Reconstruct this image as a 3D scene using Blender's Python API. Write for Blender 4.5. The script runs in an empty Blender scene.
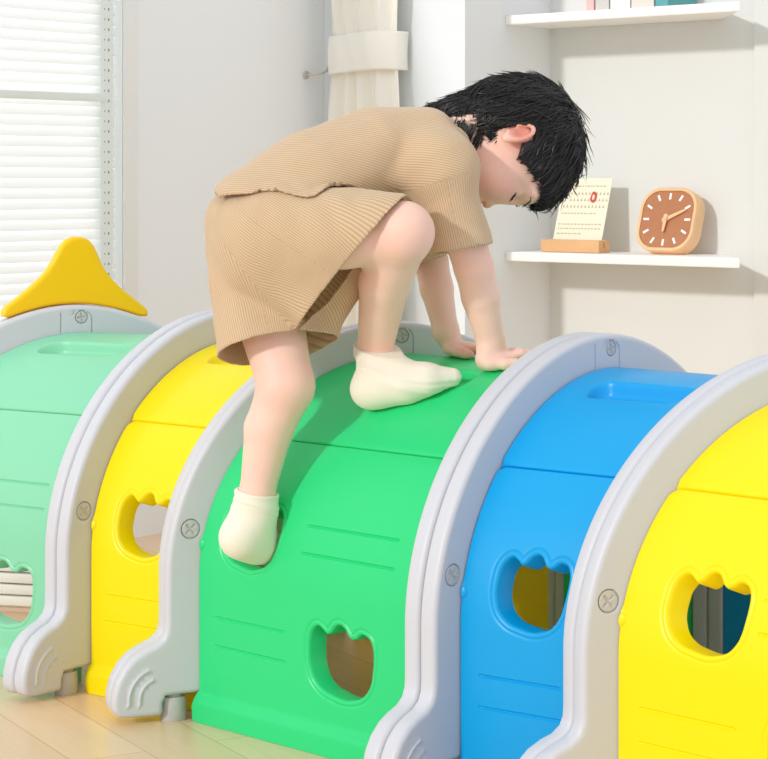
import bpy, bmesh, math, random
import numpy as np
from mathutils import Vector, Matrix, noise
from mathutils.geometry import delaunay_2d_cdt
random.seed(7)
SC = bpy.context.scene
COL = SC.collection
PI = math.pi

# ------------------------------------------------------------------ camera
FPX, YH, CAMH = 2100.0, 178.12, 0.8971
cam = bpy.data.cameras.new('camera')
cam_o = bpy.data.objects.new('camera', cam)
COL.objects.link(cam_o)
cam.sensor_width = 36.0
cam.lens = FPX / 768 * 36.0
cam.shift_y = (YH - 379.5) / 768
cam_o.location = (0, 0, CAMH)
cam_o.rotation_euler = (PI / 2, 0, 0)
SC.camera = cam_o

# ------------------------------------------------------------------ helpers
def lin(c):
    return tuple(((x / 255) / 12.92 if x / 255 <= 0.04045 else ((x / 255 + 0.055) / 1.055) ** 2.4) for x in c)

def mat(name, rgb, rough=0.5, spec=0.5, sss=0.0, sss_r=(1, .5, .3), sss_scale=0.01, bump=0.0, bump_scale=200.0, var=0.0, var_scale=8.0,
        coat=0.0, sheen=0.0, metal=0.0):
    m = bpy.data.materials.new(name)
    m.use_nodes = True
    nt = m.node_tree
    b = nt.nodes['Principled BSDF']
    c = lin(rgb)
    b.inputs['Base Color'].default_value = (*c, 1)
    b.inputs['Roughness'].default_value = rough
    b.inputs['Specular IOR Level'].default_value = spec
    b.inputs['Metallic'].default_value = metal
    b.inputs['Coat Weight'].default_value = coat
    b.inputs['Sheen Weight'].default_value = sheen
    if sss:
        b.inputs['Subsurface Weight'].default_value = sss
        b.inputs['Subsurface Radius'].default_value = sss_r
        b.inputs['Subsurface Scale'].default_value = sss_scale
    tc = None
    if bump or var:
        tc = nt.nodes.new('ShaderNodeTexCoord')
    if bump:
        n = nt.nodes.new('ShaderNodeTexNoise'); n.inputs['Scale'].default_value = bump_scale; n.inputs['Detail'].default_value = 4
        bp = nt.nodes.new('ShaderNodeBump'); bp.inputs['Strength'].default_value = bump; bp.inputs['Distance'].default_value = 0.002
        nt.links.new(tc.outputs['Object'], n.inputs['Vector'])
        nt.links.new(n.outputs['Fac'], bp.inputs['Height'])
        nt.links.new(bp.outputs['Normal'], b.inputs['Normal'])
    if var:
        n2 = nt.nodes.new('ShaderNodeTexNoise'); n2.inputs['Scale'].default_value = var_scale; n2.inputs['Detail'].default_value = 5
        mx = nt.nodes.new('ShaderNodeMix'); mx.data_type = 'RGBA'
        mx.inputs['A'].default_value = (*[x * (1 - var) for x in c], 1)
        mx.inputs['B'].default_value = (*[min(1, x * (1 + var)) for x in c], 1)
        nt.links.new(tc.outputs['Object'], n2.inputs['Vector'])
        nt.links.new(n2.outputs['Fac'], mx.inputs['Factor'])
        nt.links.new(mx.outputs['Result'], b.inputs['Base Color'])
    return m

def tag(o, label=None, cat=None, group=None, kind=None):
    if label: o['label'] = label
    if cat: o['category'] = cat
    if group: o['group'] = group
    if kind: o['kind'] = kind
    return o

def empty(name, loc=(0, 0, 0), rot=(0, 0, 0)):
    o = bpy.data.objects.new(name, None)
    o.empty_display_size = 0.05
    o.location = loc; o.rotation_euler = rot
    COL.objects.link(o)
    return o

def mesh_obj(name, verts, faces, m=None, parent=None, smooth=True, angle=35):
    me = bpy.data.meshes.new(name)
    me.from_pydata([tuple(map(float, v)) for v in verts], [], [tuple(int(i) for i in f) for f in faces])
    me.validate()
    return finish(name, me, m, parent, smooth, angle)

def finish(name, me, m=None, parent=None, smooth=True, angle=35):
    if m is not None:
        for mm in (m if isinstance(m, (list, tuple)) else [m]):
            me.materials.append(mm)
    if smooth:
        me.polygons.foreach_set('use_smooth', [True] * len(me.polygons))
        if angle is not None:
            me.set_sharp_from_angle(angle=math.radians(angle))
    o = bpy.data.objects.new(name, me)
    COL.objects.link(o)
    if parent is not None:
        o.parent = parent
    return o

def bm_obj(name, bm, m=None, parent=None, smooth=True, angle=35):
    bmesh.ops.recalc_face_normals(bm, faces=bm.faces)
    me = bpy.data.meshes.new(name)
    bm.to_mesh(me); bm.free()
    return finish(name, me, m, parent, smooth, angle)

def add_box(bm, lo, hi, bevel=0.0, seg=2, mtx=None):
    g = bmesh.ops.create_cube(bm, size=1)
    vs = g['verts']
    for v in vs:
        v.co = Vector([(lo[i] + hi[i]) / 2 + v.co[i] * (hi[i] - lo[i]) for i in range(3)])
    if bevel:
        es = list({e for v in vs for e in v.link_edges})
        r = bmesh.ops.bevel(bm, geom=es, offset=bevel, segments=seg, affect='EDGES', profile=0.5)
        vs = list({v for f in r['faces'] for v in f.verts} | {v for v in vs if v.is_valid})
    if mtx is not None:
        bmesh.ops.transform(bm, matrix=mtx, verts=vs)
    return vs

def add_tube(bm, pts, rad, sides=8, cap=True):
    pts = [Vector(p) for p in pts]
    n = len(pts)
    rads = rad if isinstance(rad, (list, tuple)) else [rad] * n
    up = None; rings = []
    for i, p in enumerate(pts):
        t = (pts[min(i + 1, n - 1)] - pts[max(i - 1, 0)]).normalized()
        if up is None:
            up = t.orthogonal().normalized()
        up = (up - t * up.dot(t)); up = up.normalized() if up.length > 1e-6 else t.orthogonal().normalized()
        b = t.cross(up)
        rings.append([bm.verts.new(p + (up * math.cos(a) + b * math.sin(a)) * rads[i]) for a in [2 * PI * k / sides for k in range(sides)]])
    for i in range(n - 1):
        for k in range(sides):
            bm.faces.new((rings[i][k], rings[i][(k + 1) % sides], rings[i + 1][(k + 1) % sides], rings[i + 1][k]))
    if cap:
        bm.faces.new(rings[0][::-1]); bm.faces.new(rings[-1])

def offset_loop(pts, d):
    """inward offset (d>0) of a closed CCW loop, by vertex normals"""
    n = len(pts); out = []
    for i in range(n):
        a, b, c = pts[i - 1], pts[i], pts[(i + 1) % n]
        e1 = (b[0] - a[0], b[1] - a[1]); e2 = (c[0] - b[0], c[1] - b[1])
        l1 = math.hypot(*e1) or 1e-9; l2 = math.hypot(*e2) or 1e-9
        n1 = (-e1[1] / l1, e1[0] / l1); n2 = (-e2[1] / l2, e2[0] / l2)
        nx, ny = n1[0] + n2[0], n1[1] + n2[1]
        l = math.hypot(nx, ny) or 1e-9
        nx, ny = nx / l, ny / l
        k = max(0.5, nx * n1[0] + ny * n1[1])
        out.append((b[0] + nx * d / k, b[1] + ny * d / k))
    return out

def area2(p):
    return sum(p[i - 1][0] * p[i][1] - p[i][0] * p[i - 1][1] for i in range(len(p)))

def catmull(pts, n=6, closed=True):
    out = []; N = len(pts)
    rng = range(N) if closed else range(N - 1)
    for i in rng:
        g = (lambda k: pts[k % N]) if closed else (lambda k: pts[min(max(k, 0), N - 1)])
        p0, p1, p2, p3 = g(i - 1), g(i), g(i + 1), g(i + 2)
        for k in range(n):
            t = k / n
            out.append(tuple(0.5 * (2 * p1[j] + (p2[j] - p0[j]) * t + (2 * p0[j] - 5 * p1[j] + 4 * p2[j] - p3[j]) * t * t + (3 * p1[j] - p0[j] - 3 * p2[j] + p3[j]) * t ** 3) for j in range(len(p1))))
    if not closed: out.append(tuple(pts[-1]))
    return out

def cdt_patch(outer, holes, extra):
    """triangles of a planar region with holes and free points; returns pts, tris"""
    vs, es = [], []
    for loop in [outer] + holes:
        b = len(vs)
        vs += [Vector(p) for p in loop]
        es += [(b + i, b + (i + 1) % len(loop)) for i in range(len(loop))]
    vs += [Vector(p) for p in extra]
    r = delaunay_2d_cdt(vs, es, [], 0, 1e-5)
    pts = [tuple(v) for v in r[0]]; tris = []
    for f in r[2]:
        c = (sum(pts[k][0] for k in f) / 3, sum(pts[k][1] for k in f) / 3)
        if len(f) == 3 and inside(c, outer) and not any(inside(c, h) for h in holes): tris.append(tuple(f))
    return pts, tris

def seg_dist(p, a, b):
    dx, dy = b[0] - a[0], b[1] - a[1]
    t = max(0, min(1, ((p[0] - a[0]) * dx + (p[1] - a[1]) * dy) / (dx * dx + dy * dy + 1e-12)))
    return math.hypot(p[0] - a[0] - t * dx, p[1] - a[1] - t * dy)

def poly_dist(p, pl, closed=False):
    n = len(pl)
    return min(seg_dist(p, pl[i], pl[(i + 1) % n]) for i in range(n if closed else n - 1))

def inside(p, pl):
    c = False; n = len(pl); j = n - 1
    for i in range(n):
        if (pl[i][1] > p[1]) != (pl[j][1] > p[1]) and p[0] < (pl[j][0] - pl[i][0]) * (p[1] - pl[i][1]) / (pl[j][1] - pl[i][1]) + pl[i][0]:
            c = not c
        j = i
    return c

def sstep(a, b, x):
    t = max(0, min(1, (x - a) / (b - a)))
    return t * t * (3 - 2 * t)

def pix(u, v, Y):
    return Vector(((u - 384) / FPX * Y, Y, CAMH - (v - YH) / FPX * Y))
# ------------------------------------------------------------------ crawl tunnel
TR, TH, TZS, TA, TT = 0.4025, 0.65, 0.2427, 0.0526, 0.0320      # half width, height, straight leg, rim depth, plate thickness
ARCH = {1: (-.5987, 4.0845, 1.1868), 2: (-.2748, 3.925, .7528), 3: (.0207, 3.597, 1.2187), 4: (.3537, 3.3285, .7715),
        5: (.6424, 3.0202, 1.1729), 6: (.96, 2.74, .78)}
TEX = 2 / 1.896

def fr(i, s, z, n):
    X, Y, p = ARCH[i]; c, sn = math.cos(p), math.sin(p)
    return Vector((X + n * c + s * sn, Y - n * sn + s * c, z))

def arc_profile(off, N=1500):
    R = TR - off; Hh = TH - off
    th = np.linspace(0, PI, N)
    s = np.concatenate([np.full(200, -R), -R * np.sign(np.cos(th)) * np.abs(np.cos(th)) ** TEX, np.full(200, R)])
    z = np.concatenate([np.linspace(0, TZS, 200, endpoint=False), TZS + (Hh - TZS) * np.clip(np.sin(th), 0, 1) ** TEX, np.linspace(TZS, 0, 201)[1:]])
    L = np.concatenate([[0], np.cumsum(np.hypot(np.diff(s), np.diff(z)))])
    return s, z, L
_S, _Z, _L = arc_profile(TA)
LT = float(_L[-1])
_ds = np.gradient(_S, _L); _dz = np.gradient(_Z, _L)

def cover_pt(i, L, t, o=0.0):
    """point on the cover between arch i and i+1; o is the outward offset"""
    s = float(np.interp(L, _L, _S)); z = float(np.interp(L, _L, _Z))
    ds = float(np.interp(L, _L, _ds)); dz = float(np.interp(L, _L, _dz)); l = math.hypot(ds, dz) or 1
    s -= dz / l * o; z += ds / l * o          # left normal of travel = outwards
    return fr(i, s, z, 0.0012).lerp(fr(i + 1, s, z, -2 * TT - 0.0012), t)

def cover_w(i, L):
    return (cover_pt(i, L, 1) - cover_pt(i, L, 0)).length

M_ARCH = mat('grey_plastic', (205, 207, 214), 0.42, 0.45, bump=0.06, bump_scale=900)
M_SCREW = mat('screw_plastic', (196, 195, 196), 0.45, 0.4)
M_POST = mat('post_plastic', (188, 187, 184), 0.5, 0.4)
def plastic(n, c, r=0.33, deep=None):
    m = mat(n, c, r, 0.45, bump=0.05, bump_scale=1100)
    nt = m.node_tree; b = nt.nodes['Principled BSDF']; out = nt.nodes['Material Output']
    tr = nt.nodes.new('ShaderNodeBsdfTranslucent'); tr.inputs['Color'].default_value = (*lin(deep or c), 1)
    mx = nt.nodes.new('ShaderNodeMixShader'); mx.inputs['Fac'].default_value = 0.14      # thin blow-moulded shell lets some light through
    nt.links.new(b.outputs[0], mx.inputs[1]); nt.links.new(tr.outputs[0], mx.inputs[2]); nt.links.new(mx.outputs[0], out.inputs['Surface'])
    return m
M_COV = {'mint': plastic('mint_plastic', (146, 226, 186)), 'yellow': plastic('yellow_plastic', (255, 240, 0), deep=(255, 184, 0)),
         'green': plastic('green_plastic', (48, 226, 138)), 'blue': plastic('blue_plastic', (0, 172, 238)),
         'crest': plastic('golden_yellow_plastic', (255, 214, 0))}

HOLE = [(-0.0694, 0.0117), (-0.0677, 0.0293), (-0.0607, 0.0427), (-0.0503, 0.0491), (-0.0393, 0.0445), (-0.0296, 0.0386), (-0.0211, 0.0423), (-0.0126, 0.0521), (-0.0024, 0.0565), (0.0078, 0.0526), (0.0162, 0.0429), (0.0246, 0.038), (0.0346, 0.0407), (0.0429, 0.0475), (0.0512, 0.048), (0.0612, 0.0435), (0.0678, 0.0324), (0.0694, 0.0158), (0.0678, -0.0037), (0.0645, -0.0211), (0.0579, -0.0343), (0.0446, -0.0473), (0.0246, -0.0543), (0.0044, -0.0565), (-0.0194, -0.0531), (-0.04, -0.0479), (-0.0572, -0.0359), (-0.0659, -0.02), (-0.0694, -0.0057)]

SEAM = 0.490
WREF = 0.40
THK = 0.034

def panel(i, name, m, parent, L0, L1, holes=(), lines=(), recess=(), flange=None, tabs=(), step=0.0125):
    """holes: (t, L, sx, sy); lines: (t0, t1, L); recess: (t0, t1, La, Lb)"""
    Wm = cover_w(i, (L0 + L1) / 2)
    def X(t): return t * Wm
    outl = []
    nt = max(6, int(Wm / step)); nl = int((L1 - L0) / step)
    outl += [(X(k / nt), L0) for k in range(nt)]
    outl += [(X(1), L0 + (L1 - L0) * k / nl) for k in range(nl)]
    outl += [(X(1 - k / nt), L1) for k in range(nt)]
    outl += [(X(0), L1 - (L1 - L0) * k / nl) for k in range(nl)]
    hl = []; extra = []
    for (t, L, sx, sy) in holes:
        w = cover_w(i, L)
        lp = catmull([((t + x * sx / w) * Wm, L + y * sy) for x, y in HOLE], 4)
        if area2(lp) < 0: lp = lp[::-1]
        hl.append(lp)
    def inhole(p, d=0.0):
        return any(inside(p, h) for h in hl)
    offs = (0.0012, 0.0026, 0.0042, 0.006, 0.0078, 0.0092, 0.0106, 0.012, 0.014)
    for h in hl:
        for d in offs:
            extra += [p for k, p in enumerate(offset_loop(h, -d)) if not inhole(p)]
    caps = [((X(a), L), (X(b), L)) for a, b, L in lines]
    for a, b in caps:
        n = int((b[0] - a[0]) / 0.004)
        for d in (0.0, 0.0012, -0.0012, 0.0026, -0.0026):
            extra += [(a[0] + (b[0] - a[0]) * k / n, a[1] + d) for k in range(n + 1)]
        for e, sg in ((a, -1), (b, 1)):
            extra += [(e[0] + sg * 0.0015, e[1]), (e[0] + sg * 0.003, e[1]), (e[0] + sg * .002, e[1] + .002), (e[0] + sg * .002, e[1] - .002)]
    recs = []
    for a, b, La, Lb in recess:
        cx, cy = X((a + b) / 2), (La + Lb) / 2; hx, hy = X(b - a) / 2, (Lb - La) / 2; rr = hy * 0.9
        recs.append((cx, cy, hx, hy, rr))
        for d in (0.006, 0.003, 0.0015, 0, -0.0015, -0.003, -0.006, -0.009, -0.012):
            w_, h_ = hx + d, hy + d; r_ = max(0.001, rr + d)
            for (qx, qy, a0) in ((1, 1, 0), (-1, 1, 90), (-1, -1, 180), (1, -1, 270)):
                for k in range(7):
                    an = math.radians(a0 + 15 * k)
                    extra.append((cx + qx * (w_ - r_) + r_ * math.cos(an), cy + qy * (h_ - r_) + r_ * math.sin(an)))
            for k in range(1, 26):
                x = cx - (w_ - r_) + 2 * (w_ - r_) * k / 26
                extra += [(x, cy + h_), (x, cy - h_)]
    def rsd(p, R):
        qx, qy = abs(p[0] - R[0]) - R[2] + R[4], abs(p[1] - R[1]) - R[3] + R[4]
        return math.hypot(max(qx, 0), max(qy, 0)) + min(max(qx, qy), 0) - R[4]
    if flange:
        for L in (0.030, 0.034, 0.038, 0.042, 0.046, 0.050, 0.056):
            extra += [(X(k / nt), L if flange > 0 else LT - L) for k in range(1, nt)]
    for Le in (L0, L1):
        for d in (0.001, 0.0025, 0.0045):
            LL = Le + (d if Le == L0 else -d)
            extra += [(X(k / nt), LL) for k in range(1, nt)]
    for xe in (0, 1):
        for d in (0.0015, 0.004):
            extra += [(X(xe) + (d if xe == 0 else -d), L0 + (L1 - L0) * k / nl) for k in range(1, nl)]
    for (t, L) in tabs:
        for r_ in (0.003, 0.006, 0.008, 0.010, 0.011):
            extra += [(X(t) + r_ * math.cos(a), L + r_ * math.sin(a)) for a in [2 * PI * k / 16 for k in range(16)]]
    keep = []
    for a in range(1, nt):
        for b in range(1, nl):
            p = (X(a / nt), L0 + (L1 - L0) * b / nl)
            if inhole(p) or any(poly_dist(p, h, True) < 0.016 for h in hl): continue
            if any(seg_dist(p, c[0], c[1]) < 0.006 for c in caps): continue
            if any(-0.014 < rsd(p, r) < 0.008 for r in recs): continue
            keep.append(p)
    eps = 1e-4
    extra = [p for p in extra if X(0) + eps < p[0] < X(1) - eps and L0 + eps < p[1] < L1 - eps] + keep
    pts, tris = cdt_patch(outl, [h[::-1] for h in hl], extra)
    tris = [f for f in tris if not inhole(((pts[f[0]][0] + pts[f[1]][0] + pts[f[2]][0]) / 3, (pts[f[0]][1] + pts[f[1]][1] + pts[f[2]][1]) / 3))]
    def disp(p):
        o = 0.0
        for h in hl:
            if abs(p[0] - h[0][0]) > 0.25: continue
            d = poly_dist(p, h, True)
            if d < 0.006: o -= 0.006 - math.sqrt(max(0, 0.006 ** 2 - (0.006 - d) ** 2))
            o -= 0.0016 * math.exp(-((d - 0.0092) / 0.0016) ** 2)
        for a, b in caps:
            d = seg_dist(p, a, b)
            if d < 0.004: o -= 0.0032 * (1 - sstep(0.0006, 0.0028, d))
        for r in recs:
            d = rsd(p, r)
            o -= 0.022 * (1 - sstep(-0.011, 0.003, d))
        if flange:
            Lf = p[1] if flange > 0 else LT - p[1]
            o += 0.013 * (1 - sstep(0.032, 0.048, Lf))
        dl = min(p[1] - L0 if not (flange and flange > 0) else 9, L1 - p[1] if not (flange and flange < 0) else 9)
        if dl < 0.0045: o -= 0.0035 * (1 - math.sqrt(max(0, 1 - (1 - dl / 0.0045) ** 2)))
        dx = min(p[0], X(1) - p[0])
        if dx < 0.004: o -= 0.003 * (1 - math.sqrt(max(0, 1 - (1 - dx / 0.004) ** 2)))
        for (t, L) in tabs:
            d = math.hypot(p[0] - X(t), p[1] - L)
            if d < 0.011: o += 0.0045 * math.sqrt(1 - (d / 0.011) ** 2)
        return o
    gap = 0.0008
    vo = [cover_pt(i, p[1], p[0] / Wm, disp(p)) for p in pts]
    vi = [cover_pt(i, p[1], p[0] / Wm, -THK) for p in pts]
    N = len(pts)
    faces = [f for f in tris] + [(f[0] + N, f[2] + N, f[1] + N) for f in tris]
    ed = {}
    for f in tris:
        for k in range(3):
            e = (f[k], f[(k + 1) % 3]); ed[tuple(sorted(e))] = None if tuple(sorted(e)) in ed else e
    for e in ed.values():
        if e: faces.append((e[1], e[0], e[0] + N, e[1] + N))
    bm = bmesh.new()
    bv = [bm.verts.new(v) for v in vo + vi]
    for f in faces:
        try: bm.faces.new([bv[k] for k in f])
        except ValueError: pass
    return bm_obj(name, bm, m, parent, angle=40)

def cover(i, key, label, near_wide, t_up=0.283):
    root = empty('tunnel_cover')
    tag(root, label, 'tunnel cover', 'coloured curved covers of the crawl tunnel')
    c = M_COV[key]
    wide_h = [(t_up, 0.320, 0.9, 0.97), (0.645, 0.1476, 1, 1)]
    wide_l = [(0.08, 0.40, 0.176), (0.08, 0.40, 0.129), (0.464, 0.854, 0.3495), (0.464, 0.854, 0.3055)]
    nar_h = [(0.51, 0.302, 0.83, 0.98)]
    nar_l = [(0.156, 0.752, 0.173), (0.156, 0.752, 0.127)]
    tabs = [(0.0, 0.292)]
    mir = lambda h: [(t, LT - L, sx, -sy) for t, L, sx, sy in h]
    mil = lambda l: [(a, b, LT - L) for a, b, L in l]
    g = 0.0008
    panel(i, 'side_panel', c, root, 0.0005, SEAM - g, wide_h if near_wide else nar_h, wide_l if near_wide else nar_l, flange=1, tabs=tabs)
    panel(i, 'side_panel', c, root, LT - SEAM + g, LT - 0.0005, mir(nar_h if near_wide else [(t_up, 0.320, 0.9, 0.97), (0.50, 0.1476, 1, 1)]), mil(nar_l if near_wide else wide_l), flange=-1, tabs=[(0.0, LT - 0.292)])
    panel(i, 'top_panel', c, root, SEAM + g, LT - SEAM - g, recess=[(0.17, 0.72, 0.650, 0.704), (0.17, 0.72, LT - 0.704, LT - 0.650)])
    return root

def arch_loop():
    inn = TA + 0.038
    foot = [(0.0, 0.165), (0.001, 0.150), (0.006, 0.138), (0.018, 0.128), (0.036, 0.121), (0.055, 0.110), (0.071, 0.094), (0.083, 0.073), (0.0895, 0.050),
            (0.0907, 0.034), (0.088, 0.022), (0.081, 0.0145), (0.070, 0.012), (0.050, 0.0115), (0.020, 0.0115), (0.010, 0.012), (0.0062, 0.017), (0.006, 0.032), (0.001, 0.043), (-0.02, 0.0445), (-inn + .006, 0.0445), (-inn, 0.050)]
    # near side, going down the outside of the foot
    near = [(-TR - q, z) for q, z in foot]
    pts = []
    # start at inner near leg, go up the inner arc to the far side, down, far foot, up outer arc, back to the near foot
    s, z, L = arc_profile(inn, 400)
    Li = float(L[-1])
    for k in range(131):
        l = 0.07 + (Li - 0.14) * k / 130
        pts.append((float(np.interp(l, L, s)), float(np.interp(l, L, z))))
    pts += [(-a, b) for a, b in near[::-1]]
    s, z, L = arc_profile(0, 400)
    Lo = float(L[-1])
    for k in range(161):
        l = Lo - 0.18 - (Lo - 0.36) * k / 160
        pts.append((float(np.interp(l, L, s)), float(np.interp(l, L, z))))
    pts += near
    if area2(pts) < 0: pts = pts[::-1]
    # resample densely and round the corners a little
    out = []
    for k in range(len(pts)):
        a, b = pts[k - 1], pts[k]
        d = math.hypot(b[0] - a[0], b[1] - a[1])
        n = max(1, int(d / 0.011))
        if d < 1e-6: continue
        out += [(a[0] + (b[0] - a[0]) * j / n, a[1] + (b[1] - a[1]) * j / n) for j in range(n)]
    return out
ALOOP = arch_loop()

SCR = [(-TR + 0.0402, 0.3168, 0.0165), (0.0109, 0.6265, 0.0125), (TR - 0.0402, 0.3168, 0.0165)]

def groove_strokes():
    st = [[(-0.030, 0.597), (-0.030, 0.642)],
          [(0.0315, 0.597), (0.0315, 0.622)] + [(0.011 + 0.0205 * math.cos(a), 0.622 + 0.0185 * math.sin(a)) for a in np.linspace(0.15, PI * .8, 10)]]
    def arc(c, r, a0, a1): return [(c[0] + r * math.cos(a), c[1] + r * math.sin(a)) for a in np.linspace(a0, a1, 10)]
    cc = (-TR - 0.012, 0.040)
    raised = []
    for sg in (1, -1):
        for r, lo in ((0.052, PI), (0.034, PI)):
            l = [(cc[0] - r, 0.034)] + arc(cc, r, PI, PI * .62)
            raised.append([(sg * x, z) for x, z in l])
    return st, raised

def arch_plate(i, n0, n1, parent, detail):
    r = 0.0085
    loop = ALOOP; N = len(loop)
    rings = []
    seq = []
    for k in range(6):
        a = PI / 2 * k / 5
        seq.append((r * (1 - math.sin(a)), n0 + r * (1 - math.cos(a))))
    for k in range(6):
        a = PI / 2 * (1 - k / 5)
        seq.append((r * (1 - math.sin(a)), n1 - r * (1 - math.cos(a))))
    bm = bmesh.new()
    for ins, n in seq:
        rings.append([bm.verts.new(fr(i, p[0], p[1], n)) for p in offset_loop(loop, ins)])
    for a in range(len(rings) - 1):
        for k in range(N):
            bm.faces.new((rings[a][k], rings[a][(k + 1) % N], rings[a + 1][(k + 1) % N], rings[a + 1][k]))
    base = offset_loop(loop, r)
    def flat_cap(n):
        pts, tris = cdt_patch(base, [], offset_loop(loop, r + 0.003))
        bv = [bm.verts.new(fr(i, p[0], p[1], n)) for p in pts]
        for f in tris: bm.faces.new([bv[k] for k in f])
    flat_cap(n0)
    if not detail:
        flat_cap(n1)
        bmesh.ops.remove_doubles(bm, verts=bm.verts, dist=2e-5)
    else:
        st, raised = groove_strokes()
        extra = []
        for s_ in st + raised:
            for a, b in zip(s_[:-1], s_[1:]):
                d = math.hypot(b[0] - a[0], b[1] - a[1]); m_ = max(1, int(d / 0.003))
                nx, ny = -(b[1] - a[1]) / d, (b[0] - a[0]) / d
                for j in range(m_ + 1):
                    for o in (0, 0.0009, -0.0009, 0.0018, -0.0018, 0.0032, -0.0032):
                        extra.append((a[0] + (b[0] - a[0]) * j / m_ + nx * o, a[1] + (b[1] - a[1]) * j / m_ + ny * o))
        for sx, sz, sr in SCR:
            for q in (0.0, 0.4, 0.75, 0.88, 0.94, 1.0, 1.05, 1.1, 1.18, 1.3):
                extra += [(sx + sr * q * math.cos(a), sz + sr * q * math.sin(a)) for a in [2 * PI * k / 28 for k in range(28 if q else 1)]]
        extra = [p for p in extra if inside(p, base) and poly_dist(p, base, True) > 0.004]
        extra += offset_loop(loop, r + 0.0012) + offset_loop(loop, r + 0.003)
        for gx in np.arange(-0.52, 0.521, 0.008):
            for gz in np.arange(0.015, 0.66, 0.008):
                p = (float(gx), float(gz))
                if inside(p, base) and poly_dist(p, base, True) > 0.006 and all(poly_dist(p, s_) > .004 for s_ in st + raised) and all(math.hypot(p[0] - a, p[1] - b) > c * 1.4 for a, b, c in SCR):
                    extra.append(p)
        pts, tris = cdt_patch(base, [], extra)
        def dsp(p):
            o = 0.0
            for s_ in st:
                d = poly_dist(p, s_)
                if d < 0.003: o -= 0.003 * (1 - sstep(0.0004, 0.0018, d))
            for s_ in raised:
                d = poly_dist(p, s_)
                if d < 0.0035: o += 0.0022 * (1 - sstep(0.0009, 0.0032, d))
            for sx, sz, sr in SCR:
                d = math.hypot(p[0] - sx, p[1] - sz) / sr
                if d < 1.2: o -= 0.0045 * (1 - sstep(0.98, 1.06, d))
            return o
        bv = {}
        for k, p in enumerate(pts):
            bv[k] = bm.verts.new(fr(i, p[0], p[1], n1 + dsp(p)))
        for f in tris:
            bm.faces.new([bv[k] for k in f])
        bmesh.ops.remove_doubles(bm, verts=bm.verts, dist=2e-5)
    return bm_obj('arch_panel', bm, M_ARCH, parent, angle=50)

def screw(i, sx, sz, sr, parent, rot):
    """domed disc with a cross slot cut into it, sitting in its round recess"""
    R = sr * 0.9; w = sr * 0.11
    ring = [(R * math.cos(a), R * math.sin(a)) for a in [2 * PI * k / 32 for k in range(32)]]
    arms = [(0, 0.62 * R), (0, -0.62 * R), (0.62 * R, 0), (-0.62 * R, 0)]
    extra = []
    for ax, ay in arms:
        for j in range(9):
            for o in (0, w * .6, w, w * 1.5, -w * .6, -w, -w * 1.5):
                nx, ny = (0, 1) if ax else (1, 0)
                extra.append((ax * j / 8 + nx * o, ay * j / 8 + ny * o))
    for q in (0.75, 0.88, 0.95):
        extra += [(R * q * math.cos(a), R * q * math.sin(a)) for a in [2 * PI * k / 32 for k in range(32)]]
    pts, tris = cdt_patch(ring, [], extra)
    def hgt(p):
        q = math.hypot(*p) / R
        o = -0.0004 - 0.0012 * (1 - math.sqrt(max(0, 1 - max(0, (q - .8) / .2) ** 2)))
        d = min(seg_dist(p, (0, 0), a) for a in arms)
        return o - 0.0022 * (1 - sstep(w * .7, w * 1.3, d))
    c, s_ = math.cos(rot), math.sin(rot)
    bm = bmesh.new()
    P = lambda p, n: fr(i, sx + p[0] * c - p[1] * s_, sz + p[0] * s_ + p[1] * c, n)
    vs = [bm.verts.new(P(p, hgt(p))) for p in pts]
    lo = [bm.verts.new(P(p, -0.0042)) for p in pts]
    ed = {}
    for f in tris:
        bm.faces.new([vs[k] for k in f]); bm.faces.new([lo[k] for k in f[::-1]])
        for k in range(3):
            e = (f[k], f[(k + 1) % 3]); q = tuple(sorted(e)); ed[q] = None if q in ed else e
    for e in ed.values():
        if e: bm.faces.new((vs[e[1]], vs[e[0]], lo[e[0]], lo[e[1]]))
    return bm_obj('screw', bm, M_SCREW, parent, angle=40)

def arch(i, label):
    root = empty('tunnel_arch')
    tag(root, label, 'tunnel arch', 'grey arches joining the tunnel covers')
    arch_plate(i, -2 * TT, -TT - 0.0006, root, False)
    front = arch_plate(i, -TT + 0.0006, 0.0, root, True)
    for k, (sx, sz, sr) in enumerate(SCR):
        screw(i, sx, sz, sr, front, 0.75 if k != 1 else 0.15)
    for sg in (-1, 1):
        bm = bmesh.new()
        cs = sg * (TR + -0.0165)
        prof = [(0.0215, 0.0), (0.0222, 0.002), (0.0205, 0.036), (0.0195, 0.0385), (0.013, 0.0388), (0.013, 0.0442)]
        rg = [[bm.verts.new(fr(i, cs + r_ * math.cos(a), z_, -0.020 + r_ * 0.8 * math.sin(a))) for a in [2 * PI * k / 24 for k in range(24)]] for r_, z_ in prof]
        for a in range(len(rg) - 1):
            for k in range(24): bm.faces.new((rg[a][k], rg[a][(k + 1) % 24], rg[a + 1][(k + 1) % 24], rg[a + 1][k]))
        bm.faces.new(rg[0][::-1]); bm.faces.new(rg[-1])
        bm_obj('foot_post', bm, M_POST, root, angle=40)
    return root

cover(1, 'mint', 'pale mint green curved tunnel cover under the yellow crest', True)
cover(2, 'yellow', 'narrow yellow curved tunnel cover between the mint and bright green covers', False)
cover(3, 'green', 'bright green curved tunnel cover the child is climbing over', True, 0.222)
cover(4, 'blue', 'blue curved tunnel cover with one tulip-shaped window', False)
cover(5, 'yellow', 'wide yellow curved tunnel cover next to the blue one, cut by the frame', True)
a1 = arch(1, 'grey tunnel arch topped by the yellow crest')
arch(2, 'grey tunnel arch between the mint and narrow yellow covers')
arch(3, 'grey tunnel arch between the narrow yellow and bright green covers')
arch(4, 'grey tunnel arch between the bright green and blue covers')
arch(5, 'grey tunnel arch between the blue and wide yellow covers')

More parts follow.
